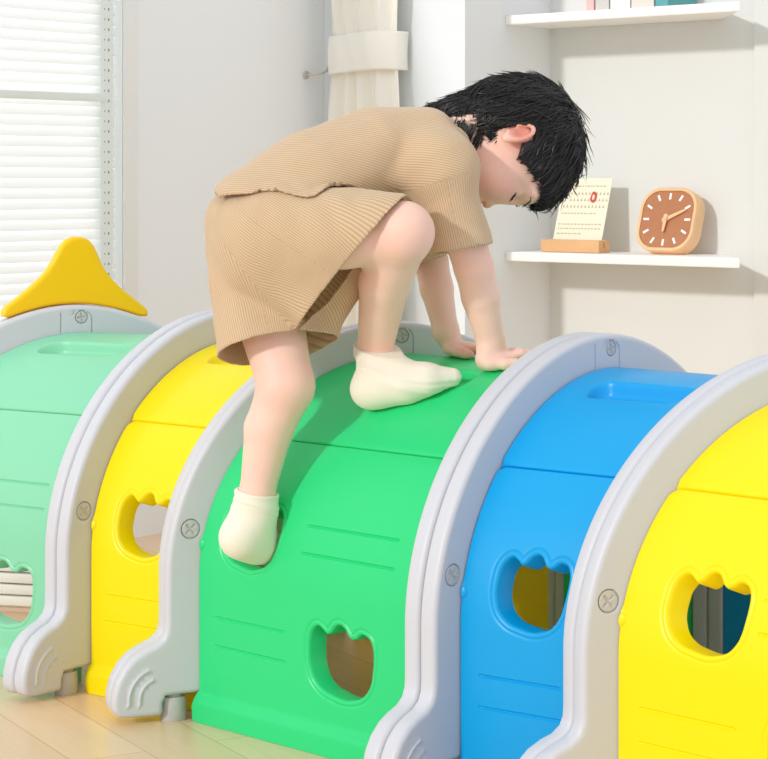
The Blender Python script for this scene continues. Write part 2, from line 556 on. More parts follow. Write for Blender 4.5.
# yellow crest bolted on top of the first arch
CREST = [(5, 335), (8, 312), (18, 298), (35, 285), (80, 250), (130, 205), (165, 165), (190, 120), (210, 85), (235, 63), (265, 57), (295, 63), (318, 85), (335, 120), (355, 165), (395, 215), (440, 255), (485, 290), (500, 304), (507, 318), (508, 336)]
def on_plane(i, n, u, v):
    X, Y, p = ARCH[i]; c, sn = math.cos(p), math.sin(p)
    k = (u - 384) / FPX
    # (X+n c + s sn) = k (Y - n sn + s c)
    s = (k * (Y - n * sn) - X - n * c) / (sn - k * c)
    y = Y - n * sn + s * c
    return s, CAMH - (v - YH) / FPX * y
cr = [on_plane(1, -0.035, x / 3.45, 220 + y / 3.45) for x, y in CREST]
cr = catmull(cr, 5, closed=False)
s_, z_, L_ = arc_profile(0.004, 400)
top = [(s, z) for s, z in zip(s_, z_) if min(cr[0][0], cr[-1][0]) < s < max(cr[0][0], cr[-1][0]) and z > 0.45]
lo_ = top[::-1][::6] if cr[0][0] < cr[-1][0] else top[::6]
def zo(s): return float(np.interp(s, s_, z_)) + 0.0055
cr = [p for p in cr if p[1] > zo(p[0]) + .001]
loop = cr + [(p[0], zo(p[0])) for p in lo_ if cr[0][0] + .004 < p[0] < cr[-1][0] - .004]
if area2(loop) < 0: loop = loop[::-1]
even = []
for k in range(len(loop)):                      # even spacing, so the rounded edge stays clean
    a, b = loop[k - 1], loop[k]; d = math.hypot(b[0] - a[0], b[1] - a[1])
    if d < .0015: continue
    for j in range(max(1, int(d / .006))): even.append((a[0] + (b[0] - a[0]) * j / max(1, int(d / .006)), a[1] + (b[1] - a[1]) * j / max(1, int(d / .006))))
loop = even
for _ in range(3): loop = [((loop[k - 1][0] + 2 * loop[k][0] + loop[(k + 1) % len(loop)][0]) / 4, (loop[k - 1][1] + 2 * loop[k][1] + loop[(k + 1) % len(loop)][1]) / 4) for k in range(len(loop))]
bm = bmesh.new(); r = 0.007; rings = []
for k in range(5):
    a = PI / 2 * k / 4; rings.append((r * (1 - math.sin(a)), -0.053 + r * (1 - math.cos(a))))
for k in range(5):
    a = PI / 2 * (1 - k / 4); rings.append((r * (1 - math.sin(a)), -0.022 - r * (1 - math.cos(a))))
vr = [[bm.verts.new(fr(1, p[0], p[1], n)) for p in offset_loop(loop, ins)] for ins, n in rings]
N = len(loop)
for a in range(len(vr) - 1):
    for k in range(N): bm.faces.new((vr[a][k], vr[a][(k + 1) % N], vr[a + 1][(k + 1) % N], vr[a + 1][k]))
for ri, nn in ((0, -0.053), (-1, -0.022)):
    bl_ = offset_loop(loop, r)
    pts, tris = cdt_patch(bl_, [], [p for p in offset_loop(loop, r + .003) if inside(p, bl_)])
    bv = [bm.verts.new(fr(1, p[0], p[1], nn)) for p in pts]
    for f in tris: bm.faces.new([bv[k] for k in f])
bmesh.ops.remove_doubles(bm, verts=bm.verts, dist=3e-5)
tag(bm_obj('crest', bm, M_COV['crest'], a1, angle=45), 'yellow pointed crest')

# set every tunnel piece's origin down on the floor under it
def settle(root):
    bpy.context.view_layer.update()
    ms = []
    def walk(o):
        for c in o.children: ms.append(c); walk(c)
    walk(root)
    co = [v.co for m in ms for v in m.data.vertices]
    lo = [min(p[k] for p in co) for k in range(3)]; hi = [max(p[k] for p in co) for k in range(3)]
    base = Vector(((lo[0] + hi[0]) / 2, (lo[1] + hi[1]) / 2, 0))
    for m in ms: m.data.transform(Matrix.Translation(-base))
    root.location = base
for o in list(COL.objects):
    if o.type == 'EMPTY' and o.name.startswith(('tunnel_cover', 'tunnel_arch')): settle(o)
# ------------------------------------------------------------------ room
RC = Vector((0.455, 5.757, 0)); RD = Vector((0.766, -0.643, 0)).normalized(); RN = Vector((-0.643, -0.766, 0)).normalized()
def W(a, d, z): return RC + RD * a + RN * d + Vector((0, 0, z))
RM = Matrix(((RD.x, RN.x, 0, RC.x), (RD.y, RN.y, 0, RC.y), (0, 0, 1, 0), (0, 0, 0, 1)))   # local (a, d, z) -> world

M_WALL = mat('painted_wall', (244, 246, 247), 0.85, 0.2, bump=0.05, bump_scale=300)
M_WALLW = mat('white_painted_wall', (233, 237, 240), 0.8, 0.2, bump=0.05, bump_scale=300)
M_ALC = mat('cream_painted_panel', (224, 225, 223), 0.8, 0.2, bump=0.05, bump_scale=300)
M_SHELF = mat('white_shelf_lacquer', (248, 247, 244), 0.5, 0.4)
M_TRIM = mat('white_trim', (240, 240, 238), 0.5, 0.4)
M_SLAT = mat('blind_slat', (250, 251, 250), 0.5, 0.4)
_nt = M_SLAT.node_tree; _tr = _nt.nodes.new('ShaderNodeBsdfTranslucent'); _tr.inputs['Color'].default_value = (.97, .98, .97, 1)
_mx = _nt.nodes.new('ShaderNodeMixShader'); _mx.inputs['Fac'].default_value = 0.36     # thin slats lit through by the daylight behind
_nt.links.new(_nt.nodes['Principled BSDF'].outputs[0], _mx.inputs[1]); _nt.links.new(_tr.outputs[0], _mx.inputs[2]); _nt.links.new(_mx.outputs[0], _nt.nodes['Material Output'].inputs['Surface'])
M_FRAMEG = mat('pale_green_frame', (234, 241, 237), 0.5, 0.4)
M_CORD = mat('blind_slot', (140, 152, 146), 0.8, 0.2)

def wbox(name, a0, a1, d0, d1, z0, z1, m, parent=None, bevel=0.0, kind=None):
    bm = bmesh.new()
    add_box(bm, (a0, d0, z0), (a1, d1, z1), bevel, 2, RM)
    o = bm_obj(name, bm, m, parent, smooth=bool(bevel), angle=40)
    if kind: o['kind'] = kind
    return o

def u_to_a(u, d):
    k = (u - 384) / FPX
    # (RC.x + RD.x a + RN.x d) = k (RC.y + RD.y a + RN.y d)
    return (k * (RC.y + RN.y * d) - RC.x - RN.x * d) / (RD.x - k * RD.y)
def u_to_d(u, a):
    k = (u - 384) / FPX
    return (k * (RC.y + RD.y * a) - RC.x - RD.x * a) / (RN.x - k * RN.y)

# floor: pale wood planks
def floor_material():
    m = bpy.data.materials.new('pale_wood_planks'); m.use_nodes = True
    nt = m.node_tree; b = nt.nodes['Principled BSDF']; L = nt.links.new
    tc = nt.nodes.new('ShaderNodeTexCoord')
    mp = nt.nodes.new('ShaderNodeMapping'); mp.inputs['Rotation'].default_value = (0, 0, math.radians(60))
    L(tc.outputs['Object'], mp.inputs['Vector'])
    br = nt.nodes.new('ShaderNodeTexBrick'); br.offset = 0.37
    br.inputs['Scale'].default_value = 1.0; br.inputs['Brick Width'].default_value = 0.9; br.inputs['Row Height'].default_value = 0.12
    br.inputs['Mortar Size'].default_value = 0.0012; br.inputs['Mortar Smooth'].default_value = 0.2
    br.inputs['Color1'].default_value = (*lin((241, 211, 178)), 1); br.inputs['Color2'].default_value = (*lin((236, 203, 168)), 1)
    br.inputs['Mortar'].default_value = (*lin((205, 168, 134)), 1)
    L(mp.outputs['Vector'], br.inputs['Vector'])
    st = nt.nodes.new('ShaderNodeMapping'); st.inputs['Scale'].default_value = (1.5, 30, 1)
    L(mp.outputs['Vector'], st.inputs['Vector'])
    nz = nt.nodes.new('ShaderNodeTexNoise'); nz.inputs['Scale'].default_value = 2.2; nz.inputs['Detail'].default_value = 8; nz.inputs['Roughness'].default_value = .6
    L(st.outputs['Vector'], nz.inputs['Vector'])
    mx = nt.nodes.new('ShaderNodeMix'); mx.data_type = 'RGBA'; mx.blend_type = 'MULTIPLY'; mx.inputs['Factor'].default_value = 0.55
    cr_ = nt.nodes.new('ShaderNodeValToRGB'); cr_.color_ramp.elements[0].position = 0.3; cr_.color_ramp.elements[0].color = (.86, .80, .74, 1)
    cr_.color_ramp.elements[1].position = 0.7; cr_.color_ramp.elements[1].color = (1, 1, 1, 1)
    L(nz.outputs['Fac'], cr_.inputs['Fac']); L(br.outputs['Color'], mx.inputs['A']); L(cr_.outputs['Color'], mx.inputs['B'])
    L(mx.outputs['Result'], b.inputs['Base Color'])
    b.inputs['Roughness'].default_value = 0.3; b.inputs['Specular IOR Level'].default_value = 0.4
    return m
bm = bmesh.new()
add_box(bm, (-2.6, 1.2, -0.05), (2.6, 6.6, 0.0))
bm_obj('floor', bm, floor_material(), smooth=False)['kind'] = 'structure'

WZ = 2.3
WA = -0.491                       # plane of the window wall
d_r, d_l = 1.133, 3.30            # right and left edge of the window opening
z_b, z_t = 0.42, 1.95
# back wall of the alcove, its side, the front wall left of it, the raised panel at right
wbox('wall_back', -0.02, 1.40, -0.06, 0.0, 0, WZ, M_ALC, kind='structure')
wbox('wall_alcove', WA - 0.06, 0.0, -0.06, 0.38, 0, WZ, M_WALLW, kind='structure')
# the raised white panel beside the shelves: its left edge sits at u = 753
a_p = u_to_a(753.5, 0.02)
wbox('trim_1', a_p, 1.40, 0.0005, 0.02, 0, WZ, M_ALC, kind='structure', bevel=0.005)
# window wall in four pieces round the opening, one mesh
bm = bmesh.new()
for (da, db, za, zb) in ((0.381, d_r, 0, WZ), (d_l, 3.6, 0, WZ), (d_r, d_l, 0, z_b), (d_r, d_l, z_t, WZ)):
    add_box(bm, (WA - 0.12, da, za), (WA, db, zb), 0, 2, RM)
bm_obj('wall_window', bm, M_WALL, smooth=False)['kind'] = 'structure'
# window: frame, glass, casing
wd = empty('window_1', W(WA, (d_r + d_l) / 2, z_b)); wd['kind'] = 'structure'
wdm = Matrix.Translation(-wd.location)
bm = bmesh.new()
fa, fb = WA - 0.095, WA - 0.055
zm = CAMH + (YH - 93) / FPX * 5.05
for (da, db, za, zb) in ((d_r, d_r + 0.045, z_b, z_t), (d_l - 0.045, d_l, z_b, z_t), (d_r + .045, d_l - .045, z_b, z_b + .045), (d_r + .045, d_l - .045, z_t - .045, z_t), (d_r + .045, d_l - .045, zm - 0.012, zm + 0.02)):
    add_box(bm, (fa, da, za), (fb, db, zb), 0.003, 2, wdm @ RM)
bm_obj('window_frame', bm, M_FRAMEG, wd)
gl = bpy.data.materials.new('window_glass'); gl.use_nodes = True
gb = gl.node_tree.nodes['Principled BSDF']; gb.inputs['Transmission Weight'].default_value = 1; gb.inputs['Roughness'].default_value = 0.02; gb.inputs['IOR'].default_value = 1.1
bm = bmesh.new(); add_box(bm, (WA - .078, d_r + .046, z_b + .046), (WA - .074, d_l - .046, z_t - .046), 0, 2, wdm @ RM)
bm_obj('glass_pane', bm, gl, wd, smooth=False)
bm = bmesh.new()
for (da, db, za, zb) in ((d_r - 0.045, d_r - .001, z_b - .05, z_t + .05), (d_l + .001, d_l + 0.045, z_b - .05, z_t + .05)):
    add_box(bm, (WA + .0005, da, za), (WA + .012, db, zb), 0.003, 2, RM)
bm_obj('trim_2', bm, M_TRIM)['kind'] = 'structure'

# venetian blind
bl = empty('venetian_blind', W(WA, (d_r + d_l) / 2, z_b)); tag(bl, 'white venetian blind with closed slats hanging in the window', 'blind')
blm = Matrix.Translation(-bl.location)
pitch = 10.42 / FPX * 5.06
bm = bmesh.new(); slot_at = []
zc = z_t - 0.06; ac = WA - 0.022; k = 0
u_slot = 108.0
while zc > z_b + 0.03:
    # a slightly crowned slat, tilted
    tl = math.radians(70); hw = 0.0138
    prof = []
    for j in range(7):
        q = -1 + j / 3; cxx = q * hw; cz = 0.0022 * (1 - q * q)
        prof.append((ac + cxx * math.cos(tl) - cz * math.sin(tl) * -1, zc + (-cxx) * math.sin(tl) + cz * math.cos(tl)))
    ends = []
    for d in (d_r + 0.008, d_l - 0.008):
        ends.append(([bm.verts.new(blm @ RM @ Vector((x, d, z))) for x, z in prof], [bm.verts.new(blm @ RM @ Vector((x - .0006, d, z - .0006))) for x, z in prof[::-1]]))
    la = ends[0][0] + ends[0][1]; lb = ends[1][0] + ends[1][1]; n = len(la)
    for j in range(n): bm.faces.new((la[j], la[(j + 1) % n], lb[(j + 1) % n], lb[j]))
    bm.faces.new(la[::-1]); bm.faces.new(lb)
    slot_at.append(prof[3][1])
    zc -= pitch; k += 1
bm_obj('slats', bm, M_SLAT, bl, angle=40)
bm = bmesh.new(); add_box(bm, (WA - .04, d_r + .006, z_t - .04), (WA - .004, d_l - .006, z_t - .002), .003, 2, blm @ RM); bm_obj('head_rail', bm, M_SLAT, bl)
bm = bmesh.new(); add_box(bm, (WA - .034, d_r + .008, z_b + .006), (WA - .010, d_l - .008, z_b + .022), .004, 2, blm @ RM); bm_obj('bottom_rail', bm, M_SLAT, bl)
for ds in (d_r + 0.054, d_l - 0.051):
    for aa in (WA - 0.006, WA - .038):
        bm = bmesh.new(); add_tube(bm, [blm @ W(aa, ds, z_b + .02), blm @ W(aa, ds, z_t - .03)], 0.0007, 5)
        bm_obj('ladder_cord', bm, M_TRIM, bl)

for u0, u1 in ((101.5, 113),):
    d1, d0 = u_to_d(u0, WA - .004), u_to_d(u1, WA - .004)
    bm = bmesh.new(); add_box(bm, (WA - .0062, d0, z_b + .02), (WA - .0055, d1, z_t - .03), 0, 2, blm @ RM)
    old = set(bm.faces)
    for z in slot_at:                                   # the printed row of cord slots on the tape
        for us, hw_, hh_ in ((108.8, .0021, .0030), (104.8, .0013, .0018)):
            ds = u_to_d(us, WA - .005); add_box(bm, (WA - .0058, ds - hw_, z - hh_), (WA - .0051, ds + hw_, z + hh_), 0, 2, blm @ RM)
    for f in set(bm.faces) - old: f.material_index = 1
    tag(bm_obj('ladder_tape', bm, [M_FRAMEG, M_CORD], bl, smooth=False), 'pale green ladder tape with grey slots')
bm = bmesh.new(); zr = CAMH + (YH - 96) / FPX * 5.05; add_box(bm, (WA - .0050, d_r + .05, zr - .010), (WA - .001, d_l - .010, zr + .010), .0015, 2, blm @ RM)
tag(bm_obj('cross_bar', bm, M_FRAMEG, bl), 'pale green cross bar')

# curtain gathered by a band in the corner
M_CURT = mat('cream_curtain_cloth', (251, 247, 238), 0.9, 0.1, bump=0.25, bump_scale=500, sheen=0.2)
cu = empty('curtain', W(-0.35, 0.46, 0)); tag(cu, 'cream curtain gathered by a wide band in the wall corner', 'curtain')
cum = Matrix.Translation(-cu.location)
z_b0 = CAMH + (YH - 74) / FPX * 5.7; z_b1 = CAMH + (YH - 36) / FPX * 5.7
CUL, CUR = u_to_a(325, .44), u_to_a(403, .42); CUA = (CUL + CUR) / 2; CUH = (CUR - CUL) / 2
def curtain_pt(q, z, ex=0.0, amp_k=1.0):
    zb = (z_b0 + z_b1) / 2
    tight = math.exp(-((z - zb) / 0.10) ** 2)
    half = CUH - 0.012 * tight + 0.012 * sstep(zb, 0.2, z)
    amp = (0.020 * (1 - 0.75 * tight) + ex) * amp_k
    a = CUA + q * half
    ph = q * 13.5 + 0.5 * math.sin(z * 2.1) + 0.4 * math.sin(q * 3)
    d = 0.425 + 0.018 * (1 - q * q) * (1 + .3 * tight) + amp * math.sin(ph) * (1 - 0.3 * abs(q))
    return cum @ W(a + 0.004 * math.sin(z * 9 + q * 5), d, z)
NQ, NZ = 110, 90
def sheet_obj(name, fn, nq, nz, m, parent, thick=0.0015):
    vs = [fn(-1 + 2 * a / nq, b / nz) for b in range(nz + 1) for a in range(nq + 1)]
    fs = [(b * (nq + 1) + a, b * (nq + 1) + a + 1, (b + 1) * (nq + 1) + a + 1, (b + 1) * (nq + 1) + a) for b in range(nz) for a in range(nq)]
    o = mesh_obj(name, vs, fs, m, parent, angle=None)
    md = o.modifiers.new('thickness', 'SOLIDIFY'); md.thickness = thick; md.offset = 0
    return o
sheet_obj('cloth', lambda q, r: curtain_pt(q, 0.02 + r * (WZ - 0.06)), NQ, NZ, M_CURT, cu)
def band_pt(q, r):
    z = z_b0 + r * (z_b1 - z_b0)
    zz = (z_b0 + z_b1) / 2
    half = CUH - .004; a = CUA + q * half
    d = 0.418 + 0.05 * (1 - q ** 4) + 0.006 + 0.003 * math.sin(r * PI) + 0.0015 * math.sin(q * 14 + r * 3)
    return cum @ W(a, d - (0.03 if abs(q) > 0.995 else 0), z + 0.004 * math.sin(q * 2.4))
sheet_obj('tie_band', band_pt, 60, 14, M_CURT, cu, 0.002)
# hook on the window wall
M_HOOK = mat('brushed_steel_hook', (214, 210, 204), 0.4, 0.5, metal=0.6)
dh = u_to_d(305, WA)
ph = W(WA, dh, 0); zh = CAMH + (YH - 75) / FPX * ph.y
hk = empty('curtain_hook', W(WA + .001, dh, zh)); tag(hk, 'small metal curtain tie hook on the wall beside the gathered curtain', 'hook')
hm = Matrix.Translation(-hk.location)
bm = bmesh.new(); add_tube(bm, [hm @ W(WA + .001, dh, zh), hm @ W(WA + .008, dh, zh)], 0.011, 16); bm_obj('rosette', bm, M_HOOK, hk)
bm = bmesh.new(); add_tube(bm, [hm @ W(WA + .008, dh, zh), hm @ W(WA + .03, dh, zh), hm @ W(WA + .042, dh - .02, zh + .004), hm @ W(WA + .040, dh - .045, zh + .012), hm @ W(WA + .034, dh - .055, zh + .022)], 0.0035, 8); bm_obj('hook_arm', bm, M_HOOK, hk)

# shelves
SH = 0.206
zl1 = CAMH - (258.5 - YH) / FPX * 5.35; zu1 = CAMH + (YH - 14.5) / FPX * 5.35
a_e0 = u_to_a(740, SH)
zlo = CAMH - (258 - YH) / FPX * (W(0, SH, 0).y)
yR = W(a_e0, SH, 0).y; yL = W(0, SH, 0).y
z_low_top = 0.5 * ((CAMH - (257.0 - YH) / FPX * yR) + (CAMH - (253.0 - YH) / FPX * yL))
z_up_top = 0.5 * ((CAMH + (YH - 3.0) / FPX * yR) + (CAMH + (YH - 14.0) / FPX * yL))
for z, nm in ((z_low_top, 'white wall shelf holding the clock and the calendar stand'), (z_up_top, 'white wall shelf near the top edge holding a row of books')):
    bm = bmesh.new(); lp = [(0.0005, 0.0005), (u_to_a(723, 0), 0.0005), (a_e0, SH), (0.0005, SH)]
    t_ = [bm.verts.new(W(a, d, z)) for a, d in lp]; b_ = [bm.verts.new(W(a, d, z - 0.024)) for a, d in lp]
    bm.faces.new(t_); bm.faces.new(b_[::-1])
    for k in range(4): bm.faces.new((t_[k], t_[(k + 1) % 4], b_[(k + 1) % 4], b_[k]))
    bmesh.ops.bevel(bm, geom=list(bm.edges), offset=0.002, segments=2, affect='EDGES')
    tag(bm_obj('shelf', bm, M_SHELF, angle=40), nm, 'shelf', 'white shelves in the alcove')

# clock
def local(loc, back, axis=RD, nrm=RN):
    """frame on the shelf: x along the shelf to the right, y towards the room, leaning back by angle"""
    c, s_ = math.cos(back), math.sin(back)
    up = Vector((0, 0, c)) - nrm * s_
    f = nrm * c + Vector((0, 0, s_))
    m = Matrix.Identity(4)
    for i in range(3):
        m[i][0] = axis[i]; m[i][1] = f[i]; m[i][2] = up[i]; m[i][3] = loc[i]
    return m
M_WOODL = mat('pale_beech', (237, 194, 150), 0.5, 0.3, var=0.08, var_scale=30)
M_WOODF = mat('brown_wood_dial', (182, 122, 86), 0.55, 0.3, var=0.1, var_scale=40)
M_WHITE = mat('white_paint', (252, 250, 246), 0.6, 0.3)
def rrect(w, h, r, n=10):
    out = []
    for (qx, qy, a0) in ((1, 1, 0), (-1, 1, 90), (-1, -1, 180), (1, -1, 270)):
        for k in range(n + 1):
            an = math.radians(a0 + 90 * k / n)
            out.append((qx * (w / 2 - r) + r * math.cos(an), qy * (h / 2 - r) + r * math.sin(an)))
    return out
def prism(bm, loop, y0, y1, mtx, bev=0.002, zoff=0.0):
    if area2(loop) < 0: loop = loop[::-1]
    seq = [(bev, y0), (0, y0 + bev), (0, y1 - bev), (bev, y1)] if bev else [(0, y0), (0, y1)]
    rs = [[bm.verts.new(mtx @ Vector((p[0], y, p[1] + zoff))) for p in (offset_loop(loop, i_) if i_ else loop)] for i_, y in seq]
    n = len(loop)
    for a in range(len(rs) - 1):
        for k in range(n): bm.faces.new((rs[a][k], rs[a][(k + 1) % n], rs[a + 1][(k + 1) % n], rs[a + 1][k]))
    bm.faces.new(rs[0][::-1]); bm.faces.new(rs[-1])
TILT = math.radians(18)
CS = 0.172
dck = 0.12
a_ck = u_to_a(660.5, dck)
ck = empty('clock', W(a_ck, dck, z_low_top + 0.0008)); tag(ck, 'square wooden clock with rounded corners and brown dial on the lower shelf', 'clock')
cm = local(Vector((0, 0, 0)), TILT)
cdep = 0.045
cm = Matrix.Translation((0, 0, cdep * math.sin(TILT) * 0.62)) @ cm
bm = bmesh.new()
ro = rrect(CS, CS, 0.058, 12)
def ring(bm, specs, loops):
    rs = [[bm.verts.new(cm @ Vector((p[0], y, p[1] + CS / 2))) for p in lp] for lp, y in zip(loops, specs)]
    n = len(rs[0])
    for a in range(len(rs) - 1):
        for k in range(n): bm.faces.new((rs[a][k], rs[a][(k + 1) % n], rs[a + 1][(k + 1) % n], rs[a + 1][k]))
    return rs
ys = [-cdep + .003, -cdep + .001, -cdep, -cdep]  # back
if area2(ro) < 0: ro = ro[::-1]
lps = [offset_loop(ro, .004), ro, ro, offset_loop(ro, .002), offset_loop(ro, .008), offset_loop(ro, .0095), offset_loop(ro, .0095)]
yy = [-cdep, -cdep + .004, -.003, 0.0, 0.0, -.001, -.006]
rs = ring(bm, yy, lps)
bm.faces.new(rs[0][::-1]); bm.faces.new(rs[-1])
bm_obj('case', bm, M_WOODL, ck)
bm = bmesh.new(); prism(bm, offset_loop(ro, .0102), -.0055, -.0035, cm, 0, CS / 2); dial = bm_obj('dial', bm, M_WOODF, ck, angle=30)
for k in range(12):
    an = PI / 2 - k * PI / 6
    # ticks follow the rounded square
    R0 = (CS / 2 - 0.024) / max(abs(math.cos(an)), abs(math.sin(an))) if k % 3 == 0 else (CS / 2 - 0.024) * 1.06
    bm = bmesh.new()
    mt = cm @ Matrix.Translation((0, 0, CS / 2)) @ Matrix.Rotation(-an, 4, 'Y')
    add_box(bm, (R0 - 0.0085, -.0034, -0.0029), (R0 + 0.0085, -.0022, 0.0029), 0, 2, mt)
    bm_obj('tick_mark', bm, M_WHITE, dial, smooth=False)
def hand(name, an, ln, w0, w1, y):
    bm = bmesh.new(); mt = cm @ Matrix.Translation((0, 0, CS / 2)) @ Matrix.Rotation(-an, 4, 'Y')
    lp = [(-0.010, -w0), (ln, -w1), (ln + w1 * .6, 0), (ln, w1), (-0.010, w0), (-0.013, 0)]
    prism(bm, lp, y, y + 0.003, mt, 0.0006); bm_obj(name, bm, M_WOODL, ck)
hand('minute_hand', math.radians(25), 0.060, 0.0062, 0.0028, -0.0005)
hand('hour_hand', math.radians(-92), 0.034, 0.0062, 0.003, -.0032 + .0062)
bm = bmesh.new(); add_tube(bm, [cm @ Vector((0, -.004, CS / 2)), cm @ Vector((0, .008, CS / 2))], 0.005, 16); bm_obj('pivot', bm, M_WOODL, ck)

# desk calendar: wooden block with a card in its slot
dcal = 0.12
a0, a1_ = u_to_a(542, dcal + .02), u_to_a(600, dcal + .02)
cal = empty('calendar_stand', W((a0 + a1_) / 2, dcal, z_low_top + .0006)); tag(cal, 'cream calendar card standing in a wooden block beside the clock', 'calendar')
M_CARD = mat('cream_card', (241, 234, 213), 0.8, 0.2)
M_INK = mat('faded_ink', (196, 184, 152), 0.9, 0.1); M_RED = mat('red_ink', (206, 92, 80), 0.8, 0.2)
M_BLOCK = mat('beech_block', (224, 176, 128), 0.5, 0.3, var=0.08, var_scale=25)
bw = (a1_ - a0); m0 = local(Vector((0, 0, 0)), 0.0)
bm = bmesh.new()
for (y0, y1) in ((-0.026, -0.0035), (0.0035, 0.026)):
    add_box(bm, (-bw / 2, y0, 0), (bw / 2, y1, 0.033), 0.002, 2, m0)
add_box(bm, (-bw / 2 + .001, -0.0034, 0), (bw / 2 - .001, 0.0034, 0.012), 0, 2, m0)
tag(bm_obj('wooden_block', bm, M_BLOCK, cal), 'light wooden block')
cmx = Matrix.Translation((0, 0, 0.014)) @ local(Vector((0, 0, 0)), TILT * 0.98)
cw = bw * 0.84; chh = 0.19; xo = 0.003
bm = bmesh.new(); add_box(bm, (-cw / 2 + xo, -.0008, 0), (cw / 2 + xo, .0008, chh), 0.0003, 1, cmx); s0 = set(bm.faces); rn = random.Random(3)
for z, x0, x1, tri in ((0.168, .1, .85, 0), (0.148, .2, .95, 1), (0.130, .2, .95, 1), (0.112, .08, .95, 1), (0.092, .08, .8, 0), (0.062, .06, .92, 0), (0.050, .06, .9, 0), (0.036, .06, .55, 0)):
    x = -cw / 2 + xo + cw * x0
    while x < -cw / 2 + xo + cw * x1:
        if tri:
            vs = [bm.verts.new(cmx @ Vector(p)) for p in ((x, .0011, z - .004), (x + .007, .0011, z - .004), (x + .0035, .0011, z + .005), (x, .0009, z - .004), (x + .007, .0009, z - .004), (x + .0035, .0009, z + .005))]
            bm.faces.new(vs[:3]); bm.faces.new(vs[5:2:-1])
            for j in range(3): bm.faces.new((vs[j], vs[(j + 1) % 3], vs[(j + 1) % 3 + 3], vs[j + 3]))
            x += 0.0115
        else:
            w_ = rn.uniform(.004, .009)
            add_box(bm, (x, .0009, z - .0016), (x + w_, .0011, z + .0016), 0, 2, cmx); x += w_ + .0035
s1 = set(bm.faces)
lp = catmull([(.018, .150), (.028, .152), (.035, .142), (.033, .126), (.024, .122), (.015, .130)], 5)
prism(bm, [(x + xo + .004, z) for x, z in lp], .0012, .0016, cmx, 0)
s2 = set(bm.faces)
lp = catmull([(.022, .143), (.027, .142), (.027, .132), (.022, .131)], 4)
prism(bm, [(x + xo + .004, z) for x, z in lp], .0017, .0019, cmx, 0)
for f in s1 - s0: f.material_index = 1
for f in s2 - s1: f.material_index = 2
tag(bm_obj('card', bm, [M_CARD, M_INK, M_RED], cal, smooth=False), 'cream card with faint printed rows and a small red drawing')

# books on the upper shelf, only their feet in view
x_ = 586
for (u0, u1, c, lab) in ((586, 594, (232, 190, 186), 'pale pink book, first in the row on the upper shelf'), (595, 609, (206, 202, 198), 'light grey book beside the pale pink one on the upper shelf'),
                         (610, 630, (240, 238, 230), 'cream book in the middle of the row on the upper shelf'), (631, 654, (222, 214, 204), 'beige book next to the teal one on the upper shelf'),
                         (655, 668, (96, 164, 168), 'teal book at the end of the row on the upper shelf')):
    dfront = 0.15
    A0, A1 = u_to_a(u0, dfront), u_to_a(u1, dfront)
    bk = empty('book', W((A0 + A1) / 2, 0.08, z_up_top + .0005)); tag(bk, lab, 'book', 'books on the upper shelf')
    m0 = local(Vector((0, 0, 0)), 0)
    mc = mat('book_cover', c, 0.6, 0.3)
    hw = (A1 - A0) / 2 - .0006; hh = 0.19 + 0.02 * rn.random()
    bm = bmesh.new()
    add_box(bm, (-hw, -.065, 0), (-hw + .002, .068, hh), 0, 2, m0); add_box(bm, (hw - .002, -.065, 0), (hw, .068, hh), 0, 2, m0); add_box(bm, (-hw, .066, 0), (hw, .070, hh), .0015, 2, m0)
    bm_obj('book_cover', bm, mc, bk, smooth=False)
    bm = bmesh.new(); add_box(bm, (-hw + .0022, -.062, .003), (hw - .0022, .0655, hh - .004), 0, 2, m0); bm_obj('pages', bm, M_CARD, bk, smooth=False)

# low slatted white panel standing behind the open end of the tunnel
sp = empty('slatted_panel', (-0.86, 4.36, 0)); tag(sp, 'low white slatted panel on the floor seen through the mint cover window', 'panel')
bm = bmesh.new()
ang = Matrix.Rotation(math.radians(-14), 4, 'Z')
for k in range(12):
    z0 = 0.016 + k * 0.0235
    add_box(bm, (-0.3, -0.012, z0), (0.3, 0.006, z0 + 0.0195), 0.003, 2, ang)
bm_obj('slats', bm, M_SHELF, sp)
bm = bmesh.new()
add_box(bm, (-0.3, 0.008, 0.008), (0.3, 0.02, 0.30), 0.002, 2, ang)
for x in (-0.28, 0.26): add_box(bm, (x, 0.0, 0.0), (x + .02, .019, .0075), 0, 2, ang)
bm_obj('backing', bm, M_TRIM, sp)
# ------------------------------------------------------------------ the child
def P3(u, v, Y): return np.array([(u - 384) / FPX * Y, Y, CAMH - (v - YH) / FPX * Y])
def nrm(v): v = np.asarray(v, float); return v / np.linalg.norm(v)

